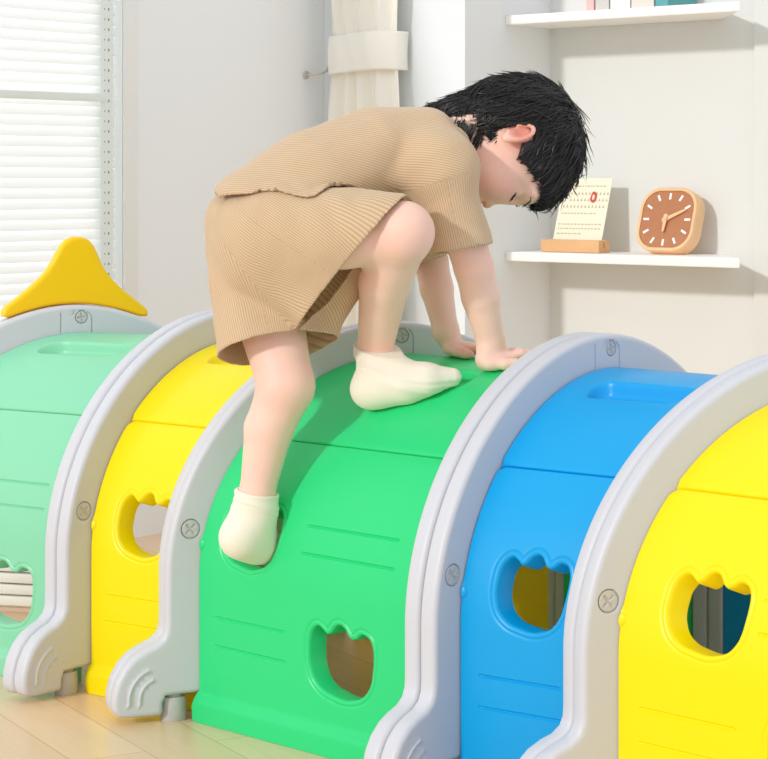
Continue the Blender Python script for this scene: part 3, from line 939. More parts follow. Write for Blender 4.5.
class Field:
    """signed distance field on a grid, built from smoothly united primitives"""
    def __init__(s, lo, hi, h):
        s.lo = np.array(lo, float); s.h = h
        s.n = np.ceil((np.array(hi) - s.lo) / h).astype(int) + 1
        s.f = np.full(s.n, 0.05, np.float32)
    def block(s, lo, hi):
        a = np.maximum(np.floor((np.array(lo) - s.lo) / s.h).astype(int), 0)
        b = np.minimum(np.ceil((np.array(hi) - s.lo) / s.h).astype(int) + 1, s.n)
        if np.any(b <= a): return None, None
        ax = [s.lo[i] + s.h * np.arange(a[i], b[i]) for i in range(3)]
        g = np.stack(np.meshgrid(*ax, indexing='ij'), -1).astype(np.float32)
        return tuple(slice(a[i], b[i]) for i in range(3)), g
    def put(s, lo, hi, fn, k=0.01, op='add'):
        m = k + 5 * s.h
        sl, g = s.block(np.array(lo) - m, np.array(hi) + m)
        if sl is None: return
        d = fn(g).astype(np.float32); c = s.f[sl]
        if op == 'add':
            if k > 0:
                h = np.maximum(k - np.abs(c - d), 0) / k
                s.f[sl] = np.minimum(c, d) - h * h * k * 0.25
            else: s.f[sl] = np.minimum(c, d)
        elif op == 'sub':
            d = -d
            if k > 0:
                h = np.maximum(k - np.abs(c - d), 0) / k
                s.f[sl] = np.maximum(c, d) + h * h * k * 0.25
            else: s.f[sl] = np.maximum(c, d)
    def cone(s, a, b, ra, rb, k=0.01, op='add'):
        a = np.array(a, float); b = np.array(b, float)
        def fn(g):
            ab = b - a; t = np.clip(((g - a) @ ab) / (ab @ ab), 0, 1)
            return np.linalg.norm(g - a - t[..., None] * ab, axis=-1) - (ra + (rb - ra) * t)
        r = max(ra, rb)
        s.put(np.minimum(a, b) - r, np.maximum(a, b) + r, fn, k, op)
    def chain(s, pts, rs, k=0.006):
        pts = [np.array(p, float) for p in pts]; r = max(rs)
        def fn(g):
            best = np.full(g.shape[:-1], 9.0)
            for i in range(len(pts) - 1):
                a, b = pts[i], pts[i + 1]; ab = b - a; t = np.clip(((g - a) @ ab) / (ab @ ab), 0, 1)
                d = np.linalg.norm(g - a - t[..., None] * ab, axis=-1) - (rs[i] + (rs[i + 1] - rs[i]) * t)
                h = np.maximum(.006 - np.abs(best - d), 0) / .006
                best = np.minimum(best, d) - h * h * .0015
            return best
        s.put(np.min(pts, 0) - r, np.max(pts, 0) + r, fn, k)
    def ball(s, c, r, k=0.01, op='add'): s.cone(c, np.array(c) + 1e-5, r, r, k, op)
    def ell(s, c, ax, rr, k=0.01, op='add'):
        c = np.array(c, float); A = np.array(ax, float); rr = np.array(rr, float); mr = rr.min()
        def fn(g):
            q = (g - c) @ A.T
            k0 = np.linalg.norm(q / rr, axis=-1); k1 = np.linalg.norm(q / (rr * rr), axis=-1)
            return k0 * (k0 - 1) / np.maximum(k1, 1e-6)
        e = np.abs(A.T) @ rr
        s.put(c - e, c + e, fn, k, op)
    def tube(s, pts, wa, wb, latv, k=0.01, op='add', grow=0.0):
        """spine with elliptical section: wa along (lat x tangent), wb along lat"""
        pts = np.array(pts, float)
        m = max(max(wa), max(wb)) + grow
        def fn(g):
            best = np.full(g.shape[:-1], 9.0)
            for i in range(len(pts) - 1):
                a, b = pts[i], pts[i + 1]; ab = b - a
                t = np.clip(((g - a) @ ab) / (ab @ ab), 0, 1)
                T = nrm(ab); La = nrm(np.array(latv) - T * (np.array(latv) @ T)); D = np.cross(La, T)
                q = g - a - t[..., None] * ab
                A = wa[i] + (wa[i + 1] - wa[i]) * t + grow; B = wb[i] + (wb[i + 1] - wb[i]) * t + grow
                x, y, w = (q @ D), (q @ La), (q @ T)
                k0 = np.sqrt((x / A) ** 2 + (y / B) ** 2 + (w / np.minimum(A, B)) ** 2)
                best = np.minimum(best, (k0 - 1) * np.minimum(A, B))
            return best
        s.put(pts.min(0) - m, pts.max(0) + m, fn, k, op)
    def mesh(s):
        f = s.f; ins = f < 0
        n = f.shape
        c = np.zeros((n[0] - 1, n[1] - 1, n[2] - 1), np.int8)
        for dx in (0, 1):
            for dy in (0, 1):
                for dz in (0, 1):
                    c += ins[dx:n[0] - 1 + dx, dy:n[1] - 1 + dy, dz:n[2] - 1 + dz]
        act = (c > 0) & (c < 8)
        idx = np.argwhere(act)
        vid = np.full(act.shape, -1, np.int64); vid[act] = np.arange(len(idx))
        acc = np.zeros((len(idx), 3)); cnt = np.zeros(len(idx))
        co = [(x, y, z) for x in (0, 1) for y in (0, 1) for z in (0, 1)]
        for a in co:
            for ax in range(3):
                if a[ax]: continue
                b = list(a); b[ax] = 1
                fa = f[idx[:, 0] + a[0], idx[:, 1] + a[1], idx[:, 2] + a[2]]; fb = f[idx[:, 0] + b[0], idx[:, 1] + b[1], idx[:, 2] + b[2]]
                cr = (fa < 0) != (fb < 0)
                t = np.where(cr, fa / np.where(cr, fa - fb, 1), 0)
                pt = np.array(a, float)[None].repeat(len(idx), 0); pt[:, ax] += t
                acc[cr] += pt[cr]; cnt[cr] += 1
        v = s.lo + (idx + acc / np.maximum(cnt, 1)[:, None]) * s.h
        faces = []
        for ax in range(3):
            o1, o2 = [(1, 2), (2, 0), (0, 1)][ax]
            sl0 = [slice(1, -1)] * 3; sl0[ax] = slice(0, n[ax] - 1); sl1 = list(sl0); sl1[ax] = slice(1, n[ax])
            A = ins[tuple(sl0)]; B = ins[tuple(sl1)]
            e = np.argwhere(A != B)
            if not len(e): continue
            sg = A[e[:, 0], e[:, 1], e[:, 2]]
            e = e + 1; e[:, ax] -= 1
            def V(d1, d2):
                q = e.copy(); q[:, o1] -= d1; q[:, o2] -= d2
                return vid[q[:, 0], q[:, 1], q[:, 2]]
            q = np.stack([V(1, 1), V(0, 1), V(0, 0), V(1, 0)], 1)
            q[~sg] = q[~sg][:, ::-1]
            faces.append(q)
        F = np.concatenate(faces)
        return v, F[(F >= 0).all(1)]

def relax(v, F, it=2, lam=0.5):
    e = np.concatenate([F[:, [0, 1]], F[:, [1, 2]], F[:, [2, 3]], F[:, [3, 0]]])
    for _ in range(it):
        s_ = np.zeros_like(v); c = np.zeros(len(v))
        np.add.at(s_, e[:, 0], v[e[:, 1]]); np.add.at(c, e[:, 0], 1)
        np.add.at(s_, e[:, 1], v[e[:, 0]]); np.add.at(c, e[:, 1], 1)
        v = v + lam * (s_ / np.maximum(c, 1)[:, None] - v)
    return v

def build(name, v, F, m, parent, attrs=None, angle=None):
    me = bpy.data.meshes.new(name)
    me.vertices.add(len(v)); me.vertices.foreach_set('co', v.astype(np.float32).ravel())
    nF = len(F); me.loops.add(nF * 4); me.polygons.add(nF)
    me.loops.foreach_set('vertex_index', F.astype(np.int32).ravel())
    me.polygons.foreach_set('loop_start', np.arange(0, nF * 4, 4, dtype=np.int32))
    me.update(calc_edges=True); me.validate()
    for k, a in (attrs or {}).items():
        if a.ndim == 1:
            at = me.attributes.new(k, 'FLOAT', 'POINT'); at.data.foreach_set('value', a.astype(np.float32))
        else:
            at = me.attributes.new(k, 'FLOAT_COLOR', 'POINT'); at.data.foreach_set('color', np.concatenate([a, np.ones((len(a), 1))], 1).astype(np.float32).ravel())
    return finish(name, me, m, parent, True, angle)

# the tunnel as one tree, to rest the child on
from mathutils.bvhtree import BVHTree
def tunnel_tree():
    vs, ps = [], []
    bpy.context.view_layer.update()
    for o in COL.objects:
        if o.type == 'MESH' and o.parent and (o.parent.name.startswith(('tunnel_cover', 'tunnel_arch'))):
            b = len(vs); mw = o.matrix_world
            vs += [mw @ v.co for v in o.data.vertices]; ps += [tuple(b + i for i in p.vertices) for p in o.data.polygons]
    return BVHTree.FromPolygons(vs, ps)
TREE = tunnel_tree()
def push_out(v, gap=0.0016, reach=0.03):
    out = v.copy()
    for _ in range(4):
        for k in range(len(v)):
            p = Vector(out[k])
            co, no, ix, d = TREE.find_nearest(p, reach)
            if co is None: continue
            sd = (p - co).dot(no)
            if sd < 0 or d < gap:
                out[k] = co + no * gap
    return out

def surf_at(px, L0):
    """point and normal on the green cover under a picture position"""
    x = np.array([L0, .5])
    def pr(L, t):
        p = cover_pt(3, L, t); return np.array([384 + FPX * p.x / p.y, YH - FPX * (p.z - CAMH) / p.y])
    for _ in range(40):
        q = pr(*x) - px; J = np.array([(pr(x[0] + 1e-3, x[1]) - px - q) / 1e-3, (pr(x[0], x[1] + 1e-3) - px - q) / 1e-3]).T
        d = np.clip(np.linalg.solve(J, -q), -.08, .08); x = x + d
        if np.abs(d).max() < 1e-5: break
    p = cover_pt(3, *x); n = (cover_pt(3, x[0], x[1], .01) - p).normalized()
    return np.array(p), np.array(n)

# ---- joints (picture position, depth)
PEL = P3(262, 226, 3.385); WAI = P3(312, 181, 3.410); CHE = P3(375, 153, 3.445); UCH = P3(420, 148, 3.468); NEB = P3(446, 146, 3.478)
RSH = P3(442, 168, 3.374); REL = P3(474, 268, 3.372); RWR = P3(491, 343, 3.400)
LSH = P3(396, 160, 3.575); LEL = P3(431, 262, 3.575); LWR = P3(446, 332, 3.535)
RHIP = P3(288, 232, 3.320); RKN = P3(402, 234, 3.262); RAN = P3(375, 350, 3.412)
LHIP = P3(252, 240, 3.445); LKN = P3(286, 386, 3.345); LAN = P3(257, 494, 3.355)
LATV = nrm([0.42, -0.90, 0.0])          # the child's right
HC = P3(511, 155, 3.49)
HU = nrm([0.955, 0.28, -0.06]); HF = np.array([-0.10, -0.12, -0.985]); HF = nrm(HF - HU * (HF @ HU)); HR = np.cross(HF, HU)
def hd(r, f, u): return HC + HR * r + HF * f + HU * u
HAX = np.stack([HR, HF, HU])

M_SKIN = None
def skin_material():
    m = bpy.data.materials.new('skin'); m.use_nodes = True
    nt = m.node_tree; b = nt.nodes['Principled BSDF']; L = nt.links.new
    at = nt.nodes.new('ShaderNodeAttribute'); at.attribute_name = 'tone'
    tc = nt.nodes.new('ShaderNodeTexCoord'); nz = nt.nodes.new('ShaderNodeTexNoise'); nz.inputs['Scale'].default_value = 35; nz.inputs['Detail'].default_value = 4
    L(tc.outputs['Object'], nz.inputs['Vector'])
    hs = nt.nodes.new('ShaderNodeMix'); hs.data_type = 'RGBA'; hs.blend_type = 'MULTIPLY'; hs.inputs['Factor'].default_value = 0.10
    L(at.outputs['Color'], hs.inputs['A']); L(nz.outputs['Color'], hs.inputs['B'])
    L(hs.outputs['Result'], b.inputs['Base Color'])
    b.inputs['Roughness'].default_value = 0.5; b.inputs['Specular IOR Level'].default_value = 0.35
    b.inputs['Subsurface Weight'].default_value = 0.25; b.inputs['Subsurface Radius'].default_value = (1, .4, .25); b.inputs['Subsurface Scale'].default_value = 0.006
    return m
M_SKIN = skin_material()

def rib_material(name, rgb, period=0.0062, strength=0.5, depth=0.0012):
    m = bpy.data.materials.new(name); m.use_nodes = True
    nt = m.node_tree; b = nt.nodes['Principled BSDF']; L = nt.links.new
    at = nt.nodes.new('ShaderNodeAttribute'); at.attribute_name = 'rib'
    mu = nt.nodes.new('ShaderNodeMath'); mu.operation = 'MULTIPLY'; mu.inputs[1].default_value = 2 * PI / period
    sn = nt.nodes.new('ShaderNodeMath'); sn.operation = 'SINE'
    ma = nt.nodes.new('ShaderNodeMath'); ma.operation = 'MULTIPLY_ADD'; ma.inputs[1].default_value = 0.5; ma.inputs[2].default_value = 0.5
    L(at.outputs['Fac'], mu.inputs[0]); L(mu.outputs[0], sn.inputs[0]); L(sn.outputs[0], ma.inputs[0])
    rp = nt.nodes.new('ShaderNodeValToRGB')
    c = lin(rgb)
    rp.color_ramp.elements[0].position = 0.05; rp.color_ramp.elements[0].color = (*[x * y for x, y in zip(c, (.74, .69, .63))], 1)
    rp.color_ramp.elements[1].position = 0.55; rp.color_ramp.elements[1].color = (*c, 1)
    L(ma.outputs[0], rp.inputs['Fac'])
    tc = nt.nodes.new('ShaderNodeTexCoord'); nz = nt.nodes.new('ShaderNodeTexNoise'); nz.inputs['Scale'].default_value = 420; nz.inputs['Detail'].default_value = 3
    L(tc.outputs['Object'], nz.inputs['Vector'])
    ad = nt.nodes.new('ShaderNodeMath'); ad.operation = 'MULTIPLY_ADD'; ad.inputs[1].default_value = 0.35
    L(nz.outputs['Fac'], ad.inputs[0]); L(ma.outputs[0], ad.inputs[2])
    bp = nt.nodes.new('ShaderNodeBump'); bp.inputs['Strength'].default_value = strength; bp.inputs['Distance'].default_value = depth
    L(ad.outputs[0], bp.inputs['Height']); L(bp.outputs['Normal'], b.inputs['Normal'])
    L(rp.outputs['Color'], b.inputs['Base Color'])
    b.inputs['Roughness'].default_value = 0.9; b.inputs['Specular IOR Level'].default_value = 0.1; b.inputs['Sheen Weight'].default_value = 0.25
    return m
M_KNIT = rib_material('tan_rib_knit', (214, 186, 152), 0.0040, 0.35, 0.0008)
M_SOCK = mat('cream_sock_knit', (243, 236, 218), 0.9, 0.1, bump=0.35, bump_scale=700, sheen=0.2)
M_HAIR = mat('black_hair', (26, 23, 23), 0.33, 0.5)
M_LASH = mat('dark_lash', (30, 22, 20), 0.6, 0.2)

kid = empty('person', (float(PEL[0]), float(PEL[1]), 0.0))
tag(kid, 'young child in tan ribbed shirt and shorts climbing over the green tunnel, head bent down', 'person')
KOFF = np.array(kid.location)

# ---- body -----------------------------------------------------------------
B = Field((-0.31, 3.14, 0.27), (0.37, 3.66, 1.09), 0.0023)
spine = [PEL, WAI, CHE, UCH, NEB]
B.tube(spine, [.070, .064, .062, .052, .034], [.085, .080, .090, .088, .036], LATV, 0.02)
# neck and head
B.chain([NEB - HU * 0.02, hd(0, -.045, -.060), hd(0, -.020, -.02)], [.040, .040, .048], 0.02)
B.ell(hd(0, -.014, .018), HAX, (.071, .096, .091), 0.02)
B.ell(hd(0, .026, -.026), HAX, (.055, .053, .066), 0.02)
B.ball(hd(0, .060, -.078), .020, 0.03)
for sg in (1, -1):
    B.ell(hd(sg * .031, .050, -.036), HAX, (.027, .027, .029), 0.02)          # cheek
    B.ell(hd(sg * .026, .066, .026), HAX, (.026, .012, .012), 0.014)          # brow
    B.ell(hd(sg * .031, .0785, .003), HAX, (.015, .012, .008), 0.008, 'sub')
    B.ell(hd(sg * .030, .0605, .002), HAX, (.0155, .0120, .0105), 0.004)      # lidded eye
    B.ell(hd(sg * .0078, .0785, -.0405), HAX, (.0062, .0075, .006), 0.004)    # nostril wing
    # ear: shell with a rim and a hollow
    ec = hd(sg * .071, -.022, -.014)
    out = HR * sg
    tilt = nrm(out * 0.80 - HF * 0.6)
    lng = nrm(HU * .93 - HF * .36)
    ea = np.stack([tilt, nrm(np.cross(lng, tilt)), lng])
    B.ell(ec + tilt * .004, ea, (.0065, .0165, .026), 0.008)
    rim = [ec + tilt * .011 + ea[1] * (.0145 * math.cos(a)) + lng * (.0235 * math.sin(a) * (1.0 if math.sin(a) > 0 else .92)) for a in np.linspace(-2.3, 3.0, 16)]
    for q in range(len(rim) - 1): B.cone(rim[q], rim[q + 1], .0036, .0036, 0.0025)
    B.ell(ec + tilt * .013 + lng * .003, ea, (.008, .0085, .016), 0.003, 'sub')
    B.ell(ec + tilt * .006 - lng * .022, ea, (.005, .009, .009), 0.004)
B.cone(hd(0, .070, -.010), hd(0, .080, -.038), .0062, .0080, 0.008)
B.ball(hd(0, .0825, -.0395), .0085, 0.005)
for sg in (1, -1): B.ball(hd(sg * .0045, .0835, -.0475), .0028, 0.002, 'sub')
B.ell(hd(0, .075, -.058), HAX, (.017, .009, .0052), 0.005); B.ell(hd(0, .073, -.067), HAX, (.015, .008, .005), 0.005)
B.ell(hd(0, .085, -.0625), HAX, (.017, .004, .0012), 0.002, 'sub')
# arms
B.cone(UCH + (RSH - UCH) * .4, RSH, .045, .042, 0.03); B.cone(UCH + (LSH - UCH) * .4, LSH, .045, .042, 0.03)
for sh, el, wr in ((RSH, REL, RWR), (LSH, LEL, LWR)):
    m1 = sh * .5 + el * .5
    m2 = el * .62 + wr * .38
    far = 0.92 if sh is LSH else 1.0
    B.chain([sh, m1, el, m2, wr], [.039 * far, .035 * far, .0315 * far, .0305 * far, .0225 * far], 0.02)

def hand(wr, base_px, L0, fdir, side, spread=1.0, curl=0.0):
    """palm flat on the tunnel, fingers along fdir; side = direction of the thumb"""
    p, n = surf_at(np.array(base_px, float), L0)
    f = nrm(np.array(fdir) - n * (np.array(fdir) @ n)); s_ = nrm(np.cross(n, f)); s_ = s_ if s_ @ np.array(side) > 0 else -s_
    def at(a, b, c): return p + f * a + s_ * b + n * c
    # palm: heel to knuckles
    B.cone(wr, at(-.010, 0, .019), .0218, .0175, 0.010)
    B.ell(at(.010, 0, .0145), np.stack([f, s_, n]), (.029, .027, .0125), 0.010)
    B.ell(at(-.004, .014, .012), np.stack([f, s_, n]), (.018, .012, .011), 0.008)
    for j, (b, ln, a0) in enumerate(((.0185, .036, .030), (.0065, .041, .033), (-.0055, .038, .031), (-.0165, .030, .026))):
        sp = (b - .001) * 0.30 * spread
        k0 = at(a0 - .008, b, .0135); k1 = at(a0 + ln * .40, b + sp * .4, .0125 + .002); k2 = at(a0 + ln * .75, b + sp * .8, .0088); k3 = at(a0 + ln, b + sp, .0070)
        B.chain([k0, k1, k2, k3], [.0082, .0074, .0068, .0058], 0.0022)
    t0 = at(-.004, .018, .012); t1 = at(.006, .034, .0105); t2 = at(.018, .043, .0085); t3 = at(.028, .046, .0072)
    B.chain([t0, t1, t2, t3], [.0100, .0086, .0078, .0064], 0.004)
hand(RWR, (493, 369), 0.71, (0.86, 0.50, 0), (-.5, -.8, 0))
hand(LWR, (452, 349), 0.80, (0.93, -0.15, 0), (0.1, -1, 0), 0.8)
# legs
B.chain([RHIP, RHIP * .5 + RKN * .5, RKN], [.066, .056, .044], 0.02)
B.ball(RKN + np.array([.004, -.004, .006]), .042, 0.02)
mr = RKN * .60 + RAN * .40
calf = mr + np.array([-.010, .008, -.002])
B.chain([RKN, calf, RAN], [.044, .0405, .0285], 0.015)
B.chain([LHIP, LHIP * .5 + LKN * .5, LKN], [.066, .056, .0435], 0.02)
ml = LKN * .60 + LAN * .40
B.chain([LKN, ml + np.array([-.009, .004, 0]), LAN], [.0435, .0390, .0275], 0.015)
# feet (inside the socks)
def foot_axes(heel, toe): return nrm(np.array(toe) - np.array(heel))
def rest(px, L0, r):
    p, n = surf_at(np.array(px, float), L0); return p + n * (r + .002)
RHE = rest((381, 405), .57, .0315); RBA = rest((434, 394), .62, .0255); RTO = rest((456, 386), .655, .0150)
LHE = P3(240, 537, 3.349); LDI = nrm([.60, .72, -.34]); LBA = LHE + LDI * .070; LTO = LHE + LDI * .096
B.chain([RAN, RHE * .75 + RBA * .25], [.0275, .022], 0.01); B.chain([RHE, RHE * .3 + RBA * .7], [.022, .014], 0.01)
B.chain([LAN, LHE * .75 + LBA * .25], [.0270, .022], 0.01); B.chain([LHE, LHE * .3 + LBA * .7], [.022, .014], 0.01)
bv_, bF = B.mesh(); bv_ = relax(bv_, bF, 1, 0.4)
near_h = (bv_[:, 2] < .66) & (bv_[:, 0] > -0.06)
bv_[near_h] = push_out(bv_[near_h])
# skin tone: pinker knees, cheeks, ears, finger tips and lips
base = np.array(lin((254, 212, 194))); pink = np.array(lin((243, 172, 148))); red = np.array(lin((226, 120, 100)))
tone = np.repeat(base[None], len(bv_), 0)
def tint(c, r, col, a, ax=None):
    global tone
    q = (bv_ - c)
    d = np.linalg.norm((q @ ax.T) / np.array(r) if ax is not None else q / r, axis=1)
    w = (a * np.clip(1 - d, 0, 1) ** 1.0 * 1.6).clip(0, a)[:, None]
    tone = tone * (1 - w) + col * w
for c in (RKN, LKN): tint(c, .06, pink, .35)
for e in (REL, LEL): tint(e, .05, pink, .25)
tint(hd(0, .03, -.022), (.09, .10, .085), pink, .5, HAX)
for sg in (1, -1):
    tint(hd(sg * .038, .055, -.036), .034, red, .34); tint(hd(sg * .078, -.024, -.012), .034, red, .66)
tint(hd(0, .077, -.062), (.02, .014, .012), red, .8, HAX)
tint(hd(0, .086, -.042), .016, red, .35)
for px, L0 in (((500, 358), .75), ((470, 351), .78)):
    p, n = surf_at(np.array(px, float), L0); tint(p, .05, pink, .6)
build('body', bv_ - KOFF, bF, M_SKIN, kid, {'tone': tone})

# eye lashes and brows: thin curved tufts lying on the lid
def on_face(r, f0, u, lift=0.0006):
    """march from outside along -HF to the body surface"""
    p = hd(r, f0, u)
    for _ in range(80):
        g = np.round((p - B.lo) / B.h).astype(int)
        if np.any(g < 0) or np.any(g >= B.n) or B.f[tuple(g)] < 0.0008: break
        p = p - HF * 0.0006
    return p + HF * lift
for sg in (1, -1):
    bm = bmesh.new()
    pts = [on_face(sg * (.025 + .019 * t), .10, -.007 - .0012 * math.sin(PI * t) + .002 * t) for t in np.linspace(0, 1, 9)]
    add_tube(bm, [p - KOFF for p in pts], [.0005, .0009, .0011, .0012, .0012, .0012, .0011, .0009, .0005], 6)
    for k in range(1, 9):
        p = pts[k]; d = HF * .0045 - HU * .0035 + HR * sg * .0004 * (k - 3)
        add_tube(bm, [p - KOFF, p + d * .6 - KOFF, p + d - HU * .001 - KOFF], [.0005, .0003, .0001], 4)
    bm_obj('eyelashes', bm, M_LASH, kid)
    bm = bmesh.new()
    pts = [on_face(sg * (.013 + .034 * t), .10, .0185 + .004 * math.sin(PI * t * .9), .0004) for t in np.linspace(0, 1, 10)]
    add_tube(bm, [p - KOFF for p in pts], [.0005, .0009, .0011, .0012, .0012, .0011, .0010, .0008, .0006, .0003], 6)
    bm_obj('eyebrow', bm, M_LASH, kid)

# ---- socks ------------------------------------------------------------------
def sock(an, he, ba, to, legdir, cuff_len, wrinkle):
    lo = np.minimum.reduce([an, he, ba, to]) - .09; hi = np.maximum.reduce([an, he, ba, to]) + .09
    S = Field(lo, hi, 0.0018)
    d = nrm(legdir)
    top = an + d * cuff_len
    S.chain([top + d * .01, an, he * .72 + ba * .28], [.0335, .0325, .031], 0.02)
    S.ball(he, .0315, 0.02)
    S.chain([he, he * .4 + ba * .6, ba, to], [.0305, .0285, .0250, .0140], 0.012)
    S.chain([an * .55 + he * .25 + ba * .2, he * .35 + ba * .65], [.029, .024], 0.03)
    # soft creases round the ankle
    fd = nrm(ba - he)
    sd = nrm(np.cross(d, fd)); ff = np.cross(sd, d)
    # open top
    S.put(top - .06, top + .06, lambda g: -((g - top) @ d), 0.0, 'sub') if False else None
    cut = lambda g: (g - top) @ d
    g_sl, g = S.block(lo, hi)
    S.f[g_sl] = np.maximum(S.f[g_sl], cut(g)).astype(np.float32)
    # hollow the cuff so the ankle shows in it
    S.cone(an + d * .0, top + d * .03, .0296, .0300, 0.002, 'sub')
    v, F = S.mesh(); v = relax(v, F, 1, .4)
    n = np.zeros_like(v); fn = np.cross(v[F[:, 2]] - v[F[:, 0]], v[F[:, 3]] - v[F[:, 1]])
    for k in range(4): np.add.at(n, F[:, k], fn)
    n /= np.maximum(np.linalg.norm(n, axis=1), 1e-12)[:, None]
    h = (v - an) @ d; ang = np.arctan2((v - an) @ sd, (v - an) @ ff)
    for (q, am) in wrinkle:                                     # soft creases running round the ankle
        c = q + .006 * np.sin(ang + q * 90) - .004 * np.cos(ang)
        v = v + n * (am * np.exp(-((h - c) / .0035) ** 2))[:, None] * (.65 + .35 * np.sin(ang * 2 + q * 300))[:, None]
    cuff = np.clip((h + .002) / .004, 0, 1)
    v = v + n * (.0012 * cuff * (np.hypot((v - an) @ sd, (v - an) @ ff) > .031))[:, None]
    rib = np.arctan2((v - an) @ nrm(np.cross(d, fd)), (v - an) @ fd) * .03
    return v, F, rib
v, F, rib = sock(RAN, RHE, RBA, RTO, [.06, -.25, 1], 0.006, [(-.007, .0020), (-.017, .0022), (-.027, .0020), (-.036, .0014)])
v = push_out(v); tag(build('sock', v - KOFF, F, M_SOCK, kid, {'rib': rib}), 'cream ankle sock')
v, F, rib = sock(LAN, LHE, LBA, LTO, [.15, -.05, 1], 0.003, [(-.010, .0020), (-.019, .0022), (-.027, .0014)])
v = push_out(v, reach=.02); build('sock', v - KOFF, F, M_SOCK, kid, {'rib': rib})

# ---- shorts -----------------------------------------------------------------
def cut_open(v, F, planes, tol, wavy=None):
    """drop the flat caps left by the cutting planes and square the rim up"""
    cen = v[F].mean(1)
    n = np.cross(v[F[:, 2]] - v[F[:, 0]], v[F[:, 3]] - v[F[:, 1]]); n /= np.maximum(np.linalg.norm(n, axis=1), 1e-12)[:, None]
    kill = np.zeros(len(F), bool)
    for p, d, reg in planes:
        q = (cen - p) @ d
        if wavy is not None and d is hn: q = q + .006 * np.sin(cen[:, 0] * 34 + 1.0) * np.clip((3.46 - cen[:, 1]) / .12, 0, 1)
        kill |= (np.abs(q) < tol) & ((n @ d) > 0.55) & reg(cen)
    F2 = F[~kill]
    used = np.zeros(len(v), bool); used[F2.ravel()] = True
    k = np.flatnonzero(used)
    rem = np.full(len(v), -1); rem[k] = np.arange(len(k))
    v, F2 = v[k], rem[F2]
    # even the rim out along its own edge
    cnt = {}
    for a, b in ((0, 1), (1, 2), (2, 3), (3, 0)):
        for x, y in zip(F2[:, a], F2[:, b]):
            q = (x, y) if x < y else (y, x); cnt[q] = cnt.get(q, 0) + 1
    be = np.array([q for q, c in cnt.items() if c == 1])
    if len(be):
        for _ in range(10):
            acc = np.zeros_like(v); c = np.zeros(len(v))
            for a, b in ((0, 1), (1, 0)):
                np.add.at(acc, be[:, a], v[be[:, b]]); np.add.at(c, be[:, a], 1)
            m = c >= 2
            v[m] += .5 * (acc[m] / c[m][:, None] - v[m])
    return v, F2

S = Field((-0.34, 3.12, 0.53), (0.12, 3.64, 0.96), 0.0027)
DR = nrm(RKN - RHIP)
pel_up = nrm(WAI - PEL)
S.tube([PEL - pel_up * .012 + np.array([.017, 0, 0]), PEL + pel_up * .035, WAI * .8 + PEL * .2], [.085, .079, .066], [.102, .098, .086], LATV, 0.0)
S.ell(P3(267, 228, 3.345), np.eye(3), (.076, .07, .074), 0.02)
# right leg: a wide loose tube towards the knee whose lower side hangs
rt = P3(392, 224, 3.265); rb = P3(315, 318, 3.300)
S.tube([RHIP, RHIP * .45 + RKN * .55, RKN + DR * .03], [.078, .070, .060], [.078, .070, .060], LATV, 0.03)
S.chain([P3(268, 262, 3.35), P3(318, 300, 3.315), P3(330, 330, 3.30)], [.070, .055, .040], 0.045)
S.chain([P3(330, 256, 3.30), P3(356, 290, 3.29)], [.062, .05], 0.04)
rp0 = P3(404, 199, 3.27); rp1 = P3(291, 336, 3.30)
hx = nrm(rp1 - rp0); rdir = nrm(np.cross(hx, nrm([0.15, 1.0, 0.0]))); rdir = rdir if rdir[0] > 0 else -rdir
sl, g = S.block(S.lo, S.lo + S.h * S.n)
S.f[sl] = np.maximum(S.f[sl], (g - rp0) @ rdir).astype(np.float32)
RIGHT = S.f.copy()
# left leg hanging straight down
S.f[:] = 0.05
lt = P3(276, 348, 3.36)
S.tube([LHIP + np.array([0, -.02, .02]), P3(264, 300, 3.395), P3(276, 352, 3.362), P3(279, 372, 3.36)], [.078, .086, .098, .101], [.082, .080, .078, .078], LATV, 0.0)
ln = nrm([0.20, -0.36, -0.90])
S.chain([P3(318, 318, 3.40), P3(362, 262, 3.37)], [.036, .026], 0.03)
sl, g = S.block(S.lo, S.lo + S.h * S.n)
S.f[sl] = np.maximum(S.f[sl], (g - lt) @ ln).astype(np.float32)
k_ = 0.012
hh_ = np.maximum(k_ - np.abs(S.f - RIGHT), 0) / k_
S.f = (np.minimum(S.f, RIGHT) - hh_ * hh_ * k_ * .25).astype(np.float32)
# creases
def crease(pts, r, k, op): 
    for a, b in zip(pts[:-1], pts[1:]): S.cone(a, b, r, r, k, op)
v, F = S.mesh(); v = relax(v, F, 2, .5)
v, F = cut_open(v, F, [(rp0, rdir, lambda c: np.ones(len(c), bool)), (lt, ln, lambda c: c[:, 2] < .70)], .0032)
def folds(v, F, amp, sc, seed, dirv):
    """soft cloth folds: low noise stretched along dirv"""
    n = np.zeros_like(v); fn = np.cross(v[F[:, 2]] - v[F[:, 0]], v[F[:, 3]] - v[F[:, 1]])
    for k in range(4): np.add.at(n, F[:, k], fn)
    n /= np.maximum(np.linalg.norm(n, axis=1), 1e-12)[:, None]
    d = nrm(dirv); out = v.copy()
    for k in range(len(v)):
        p = v[k]; q = p - d * (p @ d) * .72
        w = noise.noise(Vector(q * sc) + Vector((seed, 0, 0))) + .45 * noise.noise(Vector(q * sc * 2.3) + Vector((0, seed, 0)))
        out[k] = p + n[k] * (amp * w)
    return out
v = folds(v, F, .0065, 15, 3.1, P3(300, 340, 3.3) - P3(235, 230, 3.3))
def rib_about(v, a, b, r, ref):
    d = nrm(np.array(b) - np.array(a)); x = nrm(np.array(ref) - d * (np.array(ref) @ d)); y = np.cross(d, x)
    q = v - np.array(a)
    return np.arctan2(q @ y, q @ x) * r
